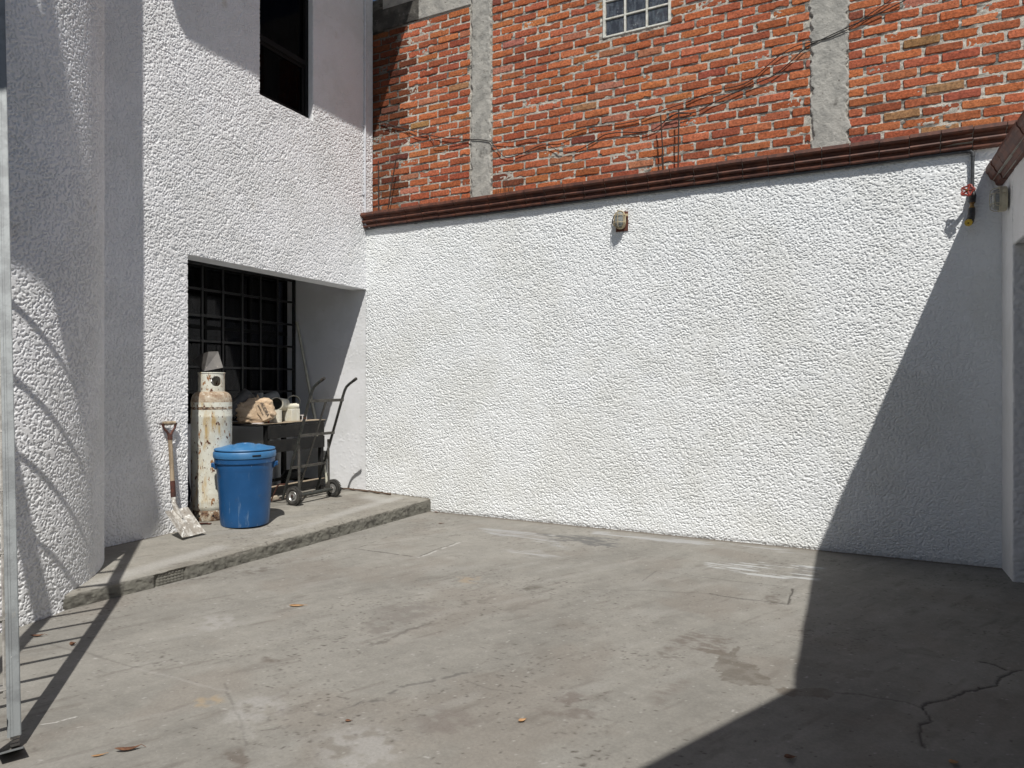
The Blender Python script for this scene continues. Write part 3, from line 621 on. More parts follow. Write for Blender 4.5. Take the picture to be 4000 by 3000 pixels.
concrete_part('concrete_column', -.33, .01, 3.6, 6.95, 321, .038)
concrete_part('concrete_beam', -5.0, -4.19, 6.33, 6.62, 341, .0, YN - .006)
concrete_part('stained_shaded_beam_end', -5.9, -4.97, 6.33, 6.62, 351, .03, YN - .007, 'mould_shade')  # dark tone carries painted shade as well as the black stain
b = MB(); b.box((-5.55, YN - .012, 6.60), (-3.7, YN + .1, 6.92)); b.box((-5.9, YN + .034, 3.6), (-2.47, YN + .2, 6.62)); b.box((-2.47, YN + .034, 3.6), (-1.71, YN + .2, 5.52)); b.box((-1.71, YN + .034, 3.6), (2.7, YN + .2, 7.0)); b.build('wall_core', M['rawcon'], nb, smooth=False)
# glass block window
fr = MB(); xw0 = -2.47
for i in range(4): fr.box((xw0 + .247 * i - .012, YN - .004, 5.515), (xw0 + .247 * i + .012 + (.008 if i in (0, 3) else 0), YN + .06, 6.9))
for k in range(7): fr.box((xw0, YN - .001, 5.512 + .2 * k), (xw0 + .745, YN + .058, 5.532 + .2 * k))
gf = fr.build('window', M['gbframe'], nb, bevel=.004)
pb = MB()
for i in range(3):
    for k in range(6): pb.box((xw0 + .247 * i + .014, YN + .012, 5.534 + .2 * k), (xw0 + .247 * (i + 1) - .014, YN + .05, 5.71 + .2 * k))
pb.build('glass_blocks', M['block'], gf, bevel=.008)
b = MB(); b.box((-2.47, YN + .12, 5.5), (-1.71, YN + .14, 7)); b.build('dark_backing', M['room'], gf, smooth=False)

# ================================================================ RIGHT BUILDING (garage side, mostly out of frame)
gar = thing('garage_building', 'white building edge at the right with terracotta cornice and a dark opening', 'building', (3, 3, 0))
XR = 1.2
us = np.arange(6.69, YB + .01, .010); vs = np.arange(-.01, 3.33, .010); U, V = np.meshgrid(us, vs, indexing='ij')
H = stucco(U, V, 91, size=.014, ang=1.2, amp=.003); H = H * (.4 + .6 * sst(6.9, 6.72, U))
grid_mesh('side_wall', np.stack([XR - H, U, V], -1), None, M['white'], gar, skirt=(.02, 0, 0))
us = np.arange(2.0, 6.69, .012); vs = np.arange(2.73, 3.33, .012); U, V = np.meshgrid(us, vs, indexing='ij')
H = stucco(U, V, 91, size=.014, ang=1.2, amp=.003)
grid_mesh('opening_head', np.stack([XR - H, U, V], -1), None, M['white'], gar, skirt=(.02, 0, 0))
us = np.arange(XR, 1.6, .010); vs = np.arange(-.01, 2.73, .010); U, V = np.meshgrid(us, vs, indexing='ij')
H = stucco(U, V, 97, size=.016, ang=.9, amp=.006)
grid_mesh('opening_jamb', np.stack([U, 6.69 - H, V], -1), None, M['white'], gar, skirt=(0, .02, 0))
b = MB(); b.box((XR + .004, 6.695, -.05), (1.6, YB - .01, 3.32)); b.box((XR + .004, 2.0, 2.735), (1.45, 6.694, 3.32)); b.box((XR + .004, 1.6, 0), (1.45, 2.0, 3.32)); b.box((4.9, -6, 0), (5.1, 7.1, 3.2)); b.box((1.6, 6.9, 0), (4.9, 7.1, 3.2)); b.build('wall_core', M['smooth'], gar, smooth=False)
b = MB(); b.prism([(1.13, 7.1), (1.13, 2.02), (.61, .93), (-.6, -1.62), (-.6, -4.5), (6, -4.5), (6, 7.1)], 3.37, 3.50); b.build('shadow_roof_slab', M['rawcon'], gar, smooth=False)  # unseen slab, slanted edge shaped to lay shade across the near ground
b = MB(); b.box((-.5, -4.5, 0), (5.0, -4.3, 3.36)); b.build('back_wall', M['smooth'], gar, smooth=False)
coping((XR, YB - .01, 0), (XR, 1.98, 0), (-1, 0, 0), 3.322, gar, seed=8, sc_=.95, name='cornice', prof=prof2)

# far side of the yard, behind the viewer
bw = thing('boundary_wall', 'plain white boundary wall closing the yard behind the viewer', 'wall', (-4, -7, 0))
b = MB(); b.box((-9, -7.2, 0), (6, -7, 3.0)); b.build('wall', M['smooth'], bw, smooth=False)

# ================================================================ PIPES AND CABLES ON THE WALLS
def arc(c, u, v, r, a0, a1, n=6):
    c, u, v = Vector(c), Vector(u), Vector(v); return [c + u * r * math.cos(R(a0 + (a1 - a0) * i / n)) + v * r * math.sin(R(a0 + (a1 - a0) * i / n)) for i in range(n + 1)]
wp = thing('water_pipe', 'dark grey pipe running under the coping and down to a tap with a red handwheel', 'pipe', (.98, YB - .03, 3.0))
yp = YB - .035; zp = 3.648; xe = .985
b = MB(); pts = [(XA + .04, yp, zp - .006)]
x = XA + .2
while x < xe - .05: pts.append((x, yp, zp + .003 * math.sin(x * 2.1))); x += .25
b.tube(pts + [(xe - .03, yp, zp)], .0125, 10)
for x in (-4.9, -3.3, -1.6, .0): b.tube([(x - .02, yp, zp), (x + .02, yp, zp)], .017, 10)
b.build('pipe_run', M['pipeg'], wp)
b = MB(); b.tube([(xe - .045, yp, zp), *arc((xe - .03, yp, zp - .03), (0, 0, 1), (1, 0, 0), .03, 0, 90, 6), (xe, yp, zp - .05)], .017, 12); b.build('elbow', M['pipeg'], wp)
b = MB(); b.tube([(xe, yp, zp - .04), (xe - .003, yp, 3.33), (xe - .004, yp, 3.30)], .0135, 12); b.build('down_pipe', M['pipeg'], wp)
b = MB(); b.tube([(xe - .004, yp, 3.31), (xe - .004, yp, 3.285)], .021, 8); b.tube([(xe - .004, yp, 3.29), (xe - .006, yp - .01, 3.25), (xe - .006, yp - .012, 3.19)], [.02, .03, .024], 12); b.tube([(xe - .006, yp - .02, 3.235), (xe - .03, yp - .10, 3.265)], .016, 10)
vb = b.build('valve_body', M['castiron'], wp)
hub = Vector((xe - .055, yp - .125, 3.275)); ax = Vector((-.35, -.9, .25)).normalized(); Mh = axis_to(hub, ax); b = MB()
ring = []
for i in range(60):
    a = 2 * math.pi * i / 60; rr = .046 + .007 * math.cos(5 * a); ring.append(Mh @ Vector((rr * math.cos(a), rr * math.sin(a), 0)))
n = 8; vs = []; fs = []
for i in range(60):
    p = ring[i]; t_ = (ring[(i + 1) % 60] - ring[i - 1]).normalized(); u_, v_ = ax, t_.cross(ax).normalized()
    for j in range(n): aa = 2 * math.pi * j / n; vs.append(p + (u_ * math.cos(aa) + v_ * math.sin(aa)) * .0075)
for i in range(60):
    for j in range(n): fs.append((i*n+j, i*n+(j+1)%n, ((i+1)%60)*n+(j+1)%n, ((i+1)%60)*n+j))
b.add(vs, fs)
for i in range(5):
    a = 2 * math.pi * i / 5; b.tube([Mh @ Vector((.012 * math.cos(a), .012 * math.sin(a), 0)), Mh @ Vector((.05 * math.cos(a), .05 * math.sin(a), 0))], .0085, 8)
b.lathe([(.015, -.008), (.015, .008)], 12, Mh); b.build('handwheel', M['valvered'], vb)
b = MB(); b.lathe([(.009, -.012), (.009, .014)], 8, Mh); b.tube([hub - ax * .04, hub], .007, 8); b.build('stem', M['brass'], vb)
b = MB(); b.tube([(xe - .006, yp - .012, 3.20), (xe - .008, yp - .014, 3.185)], .022, 6); b.tube([(xe - .008, yp - .014, 3.185), (xe - .01, yp - .018, 3.15)], .015, 10); b.tube([(xe - .01, yp - .018, 3.15), (xe - .011, yp - .02, 3.13)], .023, 6); b.build('brass_union', M['brass'], wp)
b = MB(); b.tube([(xe - .011, yp - .02, 3.14), (xe - .013, yp - .024, 3.09), (xe - .022, yp - .05, 3.045), (xe - .04, yp - .10, 3.01)], [.026, .028, .029, .028], 14); b.tube([(xe - .034, yp - .085, 3.02), (xe - .046, yp - .12, 3.0)], .033, 14); b.build('hose_elbow', M['castiron'], wp)
b = MB(); b.tube([(xe - .045, yp - .117, 3.002), (xe - .052, yp - .137, 2.99)], .031, 8); yc = b.build('yellow_cap', M['yellow'], wp, bevel=.003)
b = MB(); b.tube([(xe - .0515, yp - .1355, 2.9908), (xe - .0528, yp - .1395, 2.9886)], .006, 10); b.build('cap_hole', M['black'], yc)

wc = thing('white_conduit', 'thin white conduit running down the house wall to the coping corner', 'conduit', (XA + .02, 7.0, 3.6))
b = MB(); yc_ = 7.085
b.tube([(XA + .022, yc_ - .002, 6.9), (XA + .022, yc_, 5.5), (XA + .02, yc_, 4.5), (XA + .022, yc_, 3.72), *arc((XA + .062, yc_, 3.72), (-1, 0, 0), (0, 0, -1), .04, 0, 80, 5), (XA + .10, yc_ + .004, 3.662)], .0135, 10)
b.build('conduit_tube', M['conduit'], wc)
for z in (4.1, 5.0, 5.9):
    b = MB(); b.box((XA + .0, yc_ - .03, z - .01), (XA + .028, yc_ - .008, z + .01)); b.build('clip', M['conduit'], wc)

def wire(name, pts, r, label, sub=6):
    P_ = [Vector(p) for p in pts]; out = []
    for i in range(len(P_) - 1):
        p0, p1, p2, p3 = P_[max(i-1, 0)], P_[i], P_[i+1], P_[min(i+2, len(P_)-1)]
        for k in range(sub):
            t = k / sub; out.append(.5 * ((2*p1) + (-p0+p2)*t + (2*p0-5*p1+4*p2-p3)*t*t + (-p0+3*p1-3*p2+p3)*t**3))
    out.append(P_[-1]); b = MB(); b.tube(out, r, 6); o = b.build(name, M['wire'], None); tag(o, label, 'cable', 'black cables draped along the brick wall'); return o
def onB(px, py, y=7.262):
    dx = (px / 1.80832 - 1106) / 1454; d = F_ + R_ * dx; t = y / d[1]; return (float(d[0] * t), y, 1.6 + (829.5 - py / 1.80832) / 1454 * t)
z5 = lambda L: [onB(1400 + x * .5877, yy * .5877) for x, yy in L]; z6 = lambda L: [onB(2600 + x * .633, yy * .633) for x, yy in L]
wire('cable', z5([(150,830),(230,845),(300,855),(380,905),(430,915),(470,905),(500,945),(515,975),(640,950),(750,925),(860,935),(1000,945),(1140,920),(1230,925),(1340,925),(1440,880),(1560,845),(1700,830),(1850,800),(1980,750),(2120,700),(2212,670)]) + z6([(140,625),(300,560),(500,510),(680,360),(790,290),(900,258),(1000,235),(1130,180),(1240,100),(1390,0)]), .0042, 'upper black cable sagging across the brick wall then rising to the right')
wire('cable', z5([(115,790),(200,825),(330,860),(440,890),(560,915),(700,925),(850,932),(900,965),(960,1035),(1010,1045),(1110,1010),(1200,970),(1260,965),(1340,1005),(1440,1005),(1560,945),(1640,895),(1760,878),(1850,880),(1960,860),(2060,790),(2130,750),(2212,760)]) + z6([(0,745),(60,705),(190,690),(300,630),(400,585),(540,520),(660,470),(750,400),(870,290),(960,245),(1130,165),(1300,90),(1480,0)]), .0052, 'lower black cable looping below the other across the brick wall')
def rebar(i, bot, top, label, r=.008, y=7.19):
    (bx, _, bz), (tx, _, tz) = onB(*bot, y), onB(*top, y); b = MB(); b.tube([(bx, y, bz - .06), ((bx + tx) / 2 + .002, y, (bz + tz) / 2), (tx, y - .003, tz)], r, 7)
    o = b.build('rebar', M['rebar'], None); tag(o, label, 'rebar', 'steel bars sticking up behind the coping')
rebar(0, (2593, 690), (2581, 450), 'shorter of the two thin steel bars standing on the white wall below the glass blocks')
rebar(1, (2648, 684), (2652, 429), 'taller thin steel bar standing on the white wall below the glass blocks')
rebar(2, (1478, 823), (1478, 629), 'upright steel bar beside the corner of the house')
rebar(3, (1512, 817), (1546, 629), 'leaning steel bar near the corner of the house')
rebar(4, (1975 * .5877 + 1400 + 30, 690), (1975 * .5877 + 1400 + 22, 600), 'lowest steel bar stub left of the bars under the glass blocks', .005)
b = MB(); rnd = random.Random(3)
for i in range(13):
    x0 = 1940 + i * 5.2; p = onB(x0 + rnd.uniform(-6, 6), 760, 7.2); q = onB(x0 + rnd.uniform(-16, 16), 690 + rnd.uniform(0, 55), 7.19 + rnd.uniform(-.02, .03))
    mid = [(p[k] + q[k]) / 2 + rnd.uniform(-.01, .01) for k in range(3)]; b.tube([(p[0], p[1], 3.82), mid, q], [.0025, .002, .001], 5)
o = b.build('dry_weeds', M['rebar'], None); tag(o, 'tuft of dry weeds growing behind the coping beside the left concrete column', 'weeds')

# ================================================================ BULKHEAD LAMPS
def oval(w_, h_, n=28, p=2.6):
    return [(w_ * abs(math.cos(a)) ** (2 / p) * (1 if math.cos(a) >= 0 else -1), h_ * abs(math.sin(a)) ** (2 / p) * (1 if math.sin(a) >= 0 else -1)) for a in (2 * math.pi * i / n for i in range(n))]
def rings(b, levels, Mx, cap0=True, cap1=True):
    n = len(levels[0][0]); vs = []; fs = []
    for poly, z in levels: vs += [Mx @ Vector((x, y, z)) for x, y in poly]
    for i in range(len(levels) - 1):
        for j in range(n): fs.append((i*n+j, i*n+(j+1)%n, (i+1)*n+(j+1)%n, (i+1)*n+j))
    if cap0: fs.append(tuple(range(n))[::-1])
    if cap1: fs.append(tuple((len(levels)-1)*n+j for j in range(n)))
    b.add(vs, fs)
def bulkhead(label, loc, out, back, tint, sz=1.0):
    out = Vector(out); up = Vector((0, 0, 1)); side = up.cross(out)
    Mx = Matrix(((side.x, up.x, out.x, loc[0]), (side.y, up.y, out.y, loc[1]), (side.z, up.z, out.z, loc[2]), (0, 0, 0, 1)))
    t = thing('wall_lamp', label, 'lamp', loc, 'caged oval bulkhead lamps on the white walls')
    w_, h_ = .062 * sz, .098 * sz
    if back: b = MB(); b.box((-.06, -.118, -.01), (.078, .095, .014), M=Mx); b.build('mounting_block', M['backbox'], t, bevel=.003)
    b = MB(); rings(b, [(oval(w_ * .95, h_ * .96), .012), (oval(w_, h_), .03), (oval(w_, h_), .055), (oval(w_ * .9, h_ * .93), .062)], Mx)
    b.box((w_ * .95, .035, .03), (w_ + .022, .06, .05), M=Mx); b.box((-w_ - .018, -.05, .03), (-w_ * .95, -.03, .05), M=Mx); b.build('base', tint, t, bevel=.002)
    b = MB(); rings(b, [(oval(w_ * .78, h_ * .85), .058), (oval(w_ * .76, h_ * .83), .085), (oval(w_ * .66, h_ * .74), .105), (oval(w_ * .4, h_ * .5), .115)], Mx); b.build('glass_cover', M['lampglass'], t)
    b = MB(); b.lathe([(.0, .03), (.014, .035), (.02, .06), (.02, .085), (.008, .10), (0, .103)], 12, Mx @ Matrix.Rotation(0, 4, 'X')); b.build('bulb', M['whitep'], t)
    b = MB()
    rim_ = oval(w_ * .93, h_ * .95, 40); b.tube([Mx @ Vector((x, y, .064)) for x, y in rim_ + rim_[:1]], .0055, 8, caps=False)
    for x in (-.84, -.03, .84):
        hh = h_ * (.95 if abs(x) < .1 else .62); top = .124 if abs(x) < .1 else .098
        b.tube([Mx @ Vector((x * w_, y, z)) for y, z in ((-hh, .064), (-hh * .97, top * .8), (-hh * .8, top), (0, top + .004), (hh * .8, top), (hh * .97, top * .8), (hh, .064))], .0032, 7)
    for y in (-.38, .42):
        b.tube([Mx @ Vector((x, y * h_, z)) for x, z in ((-w_ * .98, .062), (-w_ * .93, .095), (-w_ * .6, .12), (0, .127), (w_ * .6, .12), (w_ * .93, .095), (w_ * .98, .062))], .0032, 7)
    b.build('cage', M['cream'] if back else tint, t)
    if back:
        b = MB(); b.tube([Mx @ Vector(p) for p in ((-.055, .05, .02), (-.085, .04, .025), (-.098, .0, .022), (-.085, -.04, .02), (-.05, -.065, .015))], .006, 8); b.build('supply_cable', M['wire'], t)
    return t
bulkhead('cream caged bulkhead lamp in full sun on the middle of the white yard wall', (-2.215, YB - .004, 3.385), (0, -1, 0), True, M['cream'])
bulkhead('dull caged bulkhead lamp in the shade under the cornice at the right edge', (XR - .005, 6.84, 3.14), (-1, 0, 0), False, M['creamd'], 1.05)

# ================================================================ LADDER
lad = thing('ladder', 'tall weathered aluminium extension ladder leaning at the left edge beside the round tower', 'ladder', (-3.27, 1.67, 0))
LE = Vector((-.374, .17, 1.0)); LU = LE.normalized(); RU = Vector((.46, .888, 0)); RU = (RU - LU * RU.dot(LU)).normalized(); NU = RU.cross(LU).normalized()
if NU.x < 0: NU = -NU
foot = Vector((-3.266, 1.685, .0)); wid = .42; Lz = LE.length
def railprof(c, z0, z1, w_, d_, parent, name='rail', m='alu', flip=1):
    b = MB(); t_ = .004
    def slab(a0, a1, b0, b1):
        vs = []
        for z in (z0, z1):
            o_ = c + LE * z
            for a, e in ((a0, b0), (a1, b0), (a1, b1), (a0, b1)): vs.append(o_ + RU * a * flip + NU * e)
        b.add(vs, [(3,2,1,0),(4,5,6,7),(0,1,5,4),(1,2,6,5),(2,3,7,6),(3,0,4,7)])
    slab(.0, t_, -d_/2, d_/2); slab(-w_, 0, d_/2 - t_, d_/2); slab(-w_, 0, -d_/2, -d_/2 + t_)
    slab(-w_ - t_, -w_, d_/2 - .012, d_/2); slab(-w_ - t_, -w_, -d_/2, -d_/2 + .012)
    slab(-w_ * .96, -w_ * .80, d_/2, d_/2 + .003); slab(-w_ * .62, -w_ * .56, d_/2, d_/2 + .0025); slab(-w_ * .10, t_, d_/2, d_/2 + .003); slab(t_, t_ + .003, -.010, .010); slab(t_, t_ + .0025, d_/2 - .008, d_/2 - .001); slab(t_, t_ + .0025, -d_/2 + .001, -d_/2 + .008)
    return b.build(name, M[m], parent, smooth=False)
ztop_l = 5.0
railprof(foot + RU * .002, .045, 4.35, .040, .066, lad); railprof(foot - RU * (wid + .012), .045, 4.35, .040, .066, lad, flip=-1)
railprof(foot - NU * .012 - RU * .034, .20, ztop_l, .016, .05, lad, m='alud'); railprof(foot - NU * .012 - RU * (wid - .034), .20, ztop_l, .016, .05, lad, flip=-1, m='alud')
sp = .2815
def rung(c, z, w0, w1):
    p = c + LE * z; b = MB(); pts = []
    Mr = Matrix.Translation(p - RU * w0) @ Matrix(((NU.x, LU.x, -RU.x, 0), (NU.y, LU.y, -RU.y, 0), (NU.z, LU.z, -RU.z, 0), (0, 0, 0, 1)))
    n = 16; poly = [((.016 + (.0015 if i % 2 else 0)) * math.cos(2*math.pi*i/n), (.015 + (.0015 if i % 2 else 0)) * math.sin(2*math.pi*i/n)) for i in range(n)]
    b.prism(poly, 0, w1 - w0, Mr); return b.build('rung', M['alud'], lad, smooth=False)
z = .235; zr = []
while z < 4.3: rung(foot, z, .002, wid - .002); zr.append(z); z += sp
z = zr[-1] - .11
for k in range(4):
    if z - k * sp > 2.9: rung(foot + NU * .052, z - k * sp + 2 * sp, .04, wid - .04)
for q, s_ in ((0, 1), (wid, -1)):
    c0 = foot - RU * q
    b = MB()
    for k in range(3): b.bar(c0 + LE * (.008 + .014 * k) + RU * (-.014 * s_), c0 + LE * (.018 + .014 * k) + RU * (-.014 * s_), .034 - .003 * (k % 2), .068 - .004 * (k % 2), up=tuple(NU))
    sh = b.build('rubber_foot', M['rubber'], lad)
for q in (0, wid):
    c0 = foot - RU * q
    b = MB(); cc = c0 + NU * .03 - RU * .075; cc.z = 0
    b.add([cc + RU * x * .09 + NU * y + Vector((0, 0, z)) for z in (.004, .010) for x, y in ((0, -.03), (1, -.03), (1, .14), (0, .14))], [(3,2,1,0),(4,5,6,7),(0,1,5,4),(1,2,6,5),(2,3,7,6),(3,0,4,7)])
    b.add([cc + RU * x + NU * y + Vector((0, 0, z)) for z in (.008, .23) for x, y in ((-.006, -.05 + (.04 if z > .1 else 0)), (0, -.05 + (.04 if z > .1 else 0)), (0, .07 - (.04 if z > .1 else 0)), (-.006, .07 - (.04 if z > .1 else 0)))], [(3,2,1,0),(4,5,6,7),(0,1,5,4),(1,2,6,5),(2,3,7,6),(3,0,4,7)])
    b.build('shoe_bracket', M['alu'], lad, smooth=False)

# ================================================================ SHOVEL
sh = thing('shovel', 'square mouth shovel with wooden D handle and paint spattered blade leaning on the house wall', 'shovel', (-5.46, 4.28, .17))
fz = float(floor_z(-5.47, 4.28))
tipc = Vector((-5.45, 4.265, fz + .008)); top = Vector((XA + .045, 4.20, 1.235)); neck = Vector((-5.60, 4.195, .44))
hd = (top - neck).normalized(); bd = (neck - tipc).normalized(); sd_ = Vector((-.03, 1, 0)).normalized(); nn = sd_.cross(bd).normalized()
if nn.x < 0: nn = -nn
us = np.linspace(-1, 1, 25); vs_ = np.linspace(0, 1, 21); P = np.zeros((25, 21, 3)); P2 = np.zeros((25, 21, 3))
for i, u in enumerate(us):
    for j, v in enumerate(vs_):
        w2 = .128 * (1 - .05 * v); ln = .295 * v + .010 * (1 - abs(u)) * (1 - v) * 0
        if v > .9: ln = .295 * (v - (abs(u) ** 3) * .02)
        edge = .016 * abs(u) ** 2.2 + .012 * (1 - v) ** 2
        rib = .020 * math.exp(-(u / .16) ** 2) * sst(.25, 1, np.array(v))
        p = tipc + sd_ * (u * w2) + bd * ln + nn * (edge + .010 + rib - .022 * math.exp(-((abs(u) - .3) / .2) ** 2) * v * .5)
        P[i, j] = p; P2[i, j] = p - nn * .003
bl = MB()
def addg(Q, flip=False):
    n_, m_ = Q.shape[:2]; bl.add([tuple(q) for q in Q.reshape(-1, 3)], [((i*m_+j), ((i+1)*m_+j), ((i+1)*m_+j+1), (i*m_+j+1)) for i in range(n_-1) for j in range(m_-1)])
addg(P); addg(P2)
rim = [(i, 0) for i in range(25)] + [(24, j) for j in range(1, 21)] + [(i, 20) for i in range(23, -1, -1)] + [(0, j) for j in range(19, 0, -1)]
bl.add([tuple(P[r]) for r in rim] + [tuple(P2[r]) for r in rim], [(k, (k+1) % len(rim), (k+1) % len(rim) + len(rim), k + len(rim)) for k in range(len(rim))])
bl.build('blade', M['blade'], sh)
b = MB(); b.tube([tipc + bd * .19 + nn * .026, neck + nn * .018 - bd * .03, neck + hd * .05 + nn * .004, neck + hd * .13], [.008, .022, .022, .0205], 14); b.build('socket', M['blade'], sh)
b = MB(); b.tube([neck + hd * .11, neck + hd * .26], .0225, 14); b.build('painted_band', M['brown'], sh)
L_ = (top - neck).length
b = MB(); b.tube([neck + hd * .22, neck + hd * .45, neck + hd * (L_ - .12)], [.0205, .0195, .0195], 14); b.build('shaft', M['wood'], sh)
hs = Vector((.12, 1, .02)); hs = (hs - hd * hs.dot(hd)).normalized()
b = MB(); b.tube([top - hd * .155, top - hd * .105], [.0225, .0215], 14)
for s_ in (-1, 1): b.tube([top - hd * .115 + hs * s_ * .008, top - hd * .085 + hs * s_ * .022, top - hd * .05 + hs * s_ * .050, top - hd * .02 + hs * s_ * .060, top + hs * s_ * .060], [.014, .011, .010, .012, .018], 8)
b.build('handle_fork', M['brown'], sh)
b = MB(); b.tube([top - hs * .058, top - hs * .02, top + hs * .02, top + hs * .058], [.016, .018, .018, .016], 14); b.build('grip', M['wood'], sh)

# ================================================================ GAS CYLINDER
gx, gy = -5.955, 4.90; gz = .197
gc = thing('gas_cylinder', 'tall rusty white gas cylinder standing in the alcove behind the blue bin', 'gas cylinder', (gx, gy, gz))
T = at((gx, gy, gz)); r = .198
b = MB(); pr = [(r * .985, .13), (r, .15), (r, .19), (r * 1.008, .20), (r, .21), (r, 1.05), (r * 1.012, 1.06), (r * 1.012, 1.075), (r, 1.085), (r, 1.215)]
b.lathe([(r * .9, .10)] + pr, 56, T); b.build('tank_body', M['cyl'], gc)
b = MB(); b.lathe([(r, 1.214), (r * .985, 1.25), (r * .93, 1.285), (r * .82, 1.31), (r * .65, 1.325), (0, 1.335)], 56, T); b.build('tank_shoulder', M['cyltop'], gc)
b = MB(); b.lathe([(r * 1.004, 1.14), (r * 1.01, 1.15), (r * 1.004, 1.168)], 56, T); b.build('rust_seam', M['cylrust'], gc)
b = MB(); b.lathe([(r * .90, 0), (r * .93, .012), (r * .93, .105), (r * .90, .12), (r * .88, .105), (r * .88, 0)], 56, T, closed=True); fr_ = b.build('foot_ring', M['cylrust'], gc)
for a in (-78, -35):
    Mh = at((gx, gy, gz)) @ Matrix.Rotation(R(a), 4, 'Z'); b = MB(); b.tube([Mh @ Vector((r * .92, 0, .055)), Mh @ Vector((r * .936, 0, .055))], .011, 12); b.build('drain_hole', M['black'], fr_)
# collar with a real round hand hole
ang0 = -38; na, nz = 120, 40; rc = .128; z0, z1 = 1.318, 1.518
an = np.linspace(0, 2 * math.pi, na + 1); zz = np.linspace(z0, z1, nz); A, Z = np.meshgrid(an, zz, indexing='ij')
Pc_ = np.stack([gx + rc * np.cos(A), gy + rc * np.sin(A), gz + Z], -1)
Ac, Zc = np.meshgrid((an[:-1] + an[1:]) / 2, (zz[:-1] + zz[1:]) / 2, indexing='ij')
kp = np.ones(Ac.shape, bool)
for ha in (-19, 161):
    da = (Ac - R(ha) + math.pi) % (2 * math.pi) - math.pi; kp &= ((da * rc) ** 2 + (Zc - 1.43) ** 2) > .052 ** 2
col_ = grid_mesh('collar', Pc_, kp, M['pvc'] if 0 else M['cyl'], gc)
sm = col_.modifiers.new('thickness', 'SOLIDIFY'); sm.thickness = .004
b = MB(); b.lathe([(rc + .002, z1 - .006), (rc + .006, z1), (rc + .002, z1 + .006), (rc - .005, z1 + .006), (rc - .005, z1 - .006)], 60, at((gx, gy, gz)), closed=True); b.build('collar_rim', M['cyl'], gc)
b = MB(); b.tube([(gx, gy, gz + 1.33), (gx, gy, gz + 1.43)], [.03, .022], 12); b.tube([(gx - .01, gy - .02, gz + 1.42), (gx + .03, gy - .05, gz + 1.44)], .022, 10); b.build('valve', M['rim'], gc)
# sheet metal duct piece lying on the collar
dp = thing('duct_piece', 'grey sheet metal duct elbow tilted on top of the gas cylinder', 'duct', (gx, gy, gz + 1.53))
zb = gz + 1.527
V8 = [(gx - .16, gy - .115, zb + .12), (gx + .02, gy - .11, zb + .005), (gx + .135, gy + .035, zb + .045), (gx - .06, gy + .09, zb + .06),
      (gx - .08, gy - .06, zb + .19), (gx - .01, gy - .03, zb + .215), (gx + .045, gy + .045, zb + .22), (gx - .07, gy + .10, zb + .21)]
b = MB(); b.add(V8, [(0,3,2,1),(4,5,6,7),(0,1,5,4),(1,2,6,5),(2,3,7,6),(3,0,4,7)]); b.build('duct_body', M['tin'], dp, smooth=False, bevel=.003)

# ================================================================ BLUE BIN
bx, by = -5.483, 4.913; bz = float(floor_z(bx, by)) + .002
bn = thing('rubbish_bin', 'round blue plastic rubbish bin with a domed lid standing on the platform', 'bin', (bx, by, bz))
T = at((bx, by, bz), (0, 0, R(-40))) @ Matrix.Diagonal((.945, .945, 1, 1))
b = MB(); b.lathe([(0, .012), (.222, .012), (.232, 0), (.240, .004), (.246, .03), (.252, .10), (.276, .50), (.279, .535), (.284, .55), (.290, .60), (.291, .625), (.304, .632), (.306, .655), (.307, .675), (.299, .676), (.29, .64), (.25, .1), (0, .03)], 72, T)
b.build('body', M['blue'], bn)
for a in (0, 180):
    b = MB(); Mh = T @ Matrix.Rotation(R(a + 84), 4, 'Z')
    b.add([Mh @ Vector(p) for p in ((.285, -.065, .56), (.285, .065, .56), (.285, .065, .625), (.285, -.065, .625), (.318, -.05, .59), (.318, .05, .59), (.326, .05, .628), (.326, -.05, .628))], [(0,3,2,1),(4,5,6,7),(0,1,5,4),(1,2,6,5),(2,3,7,6),(3,0,4,7)])
    for k in range(4): b.box((.305, -.04 + k * .022, .585), (.333, -.030 + k * .022, .6265), M=Mh)
    b.build('side_handle', M['blue'], bn, bevel=.006)
b = MB(); b.lathe([(.296, .676), (.314, .682), (.318, .70), (.316, .735), (.309, .745), (.298, .747), (.294, .742)], 72, T); b.build('lid_band', M['bluelid'], bn)
b = MB(); b.lathe([(.298, .742), (.300, .752), (.296, .758)], 72, T); b.build('shadow_gap', M['black'], bn)
# domed lid with a saddle shaped top and a finger slot
na, nr = 96, 26; vs = []; fs = []
def lidh(x, y):
    rr = math.hypot(x, y) / .305
    h = .757 + .052 * (1 - rr ** 2.3); ridge = .010 * math.exp(-(y / .075) ** 2) * (1 - rr ** 3); groove = .018 * math.exp(-((y - .11) / .018) ** 2) * (rr < .9) + .018 * math.exp(-((y + .11) / .018) ** 2) * (rr < .9)
    pocket = .040 * float(sst(1.0, .8, np.array(math.hypot((x + .02) / .085, (y) / .06))))
    return h + ridge - groove * .5 - pocket + .012 * min(1, abs(y) / .14) * (1 - rr)
vs.append(T @ Vector((0, 0, lidh(0, 0))))
for k in range(1, nr + 1):
    rr = .305 * k / nr
    for j in range(na): a = 2 * math.pi * j / na; x, y = rr * math.cos(a), rr * math.sin(a); vs.append(T @ Vector((x, y, lidh(x, y) if k < nr else .770)))
for j in range(na): a = 2 * math.pi * j / na; vs.append(T @ Vector((.309 * math.cos(a), .309 * math.sin(a), .762)))
for j in range(na): a = 2 * math.pi * j / na; vs.append(T @ Vector((.305 * math.cos(a), .305 * math.sin(a), .754)))
for j in range(na): fs.append((0, 1 + j, 1 + (j + 1) % na))
for k in range(nr + 1):
    for j in range(na): fs.append((1 + k*na + j, 1 + (k+1)*na + j, 1 + (k+1)*na + (j+1) % na, 1 + k*na + (j+1) % na))
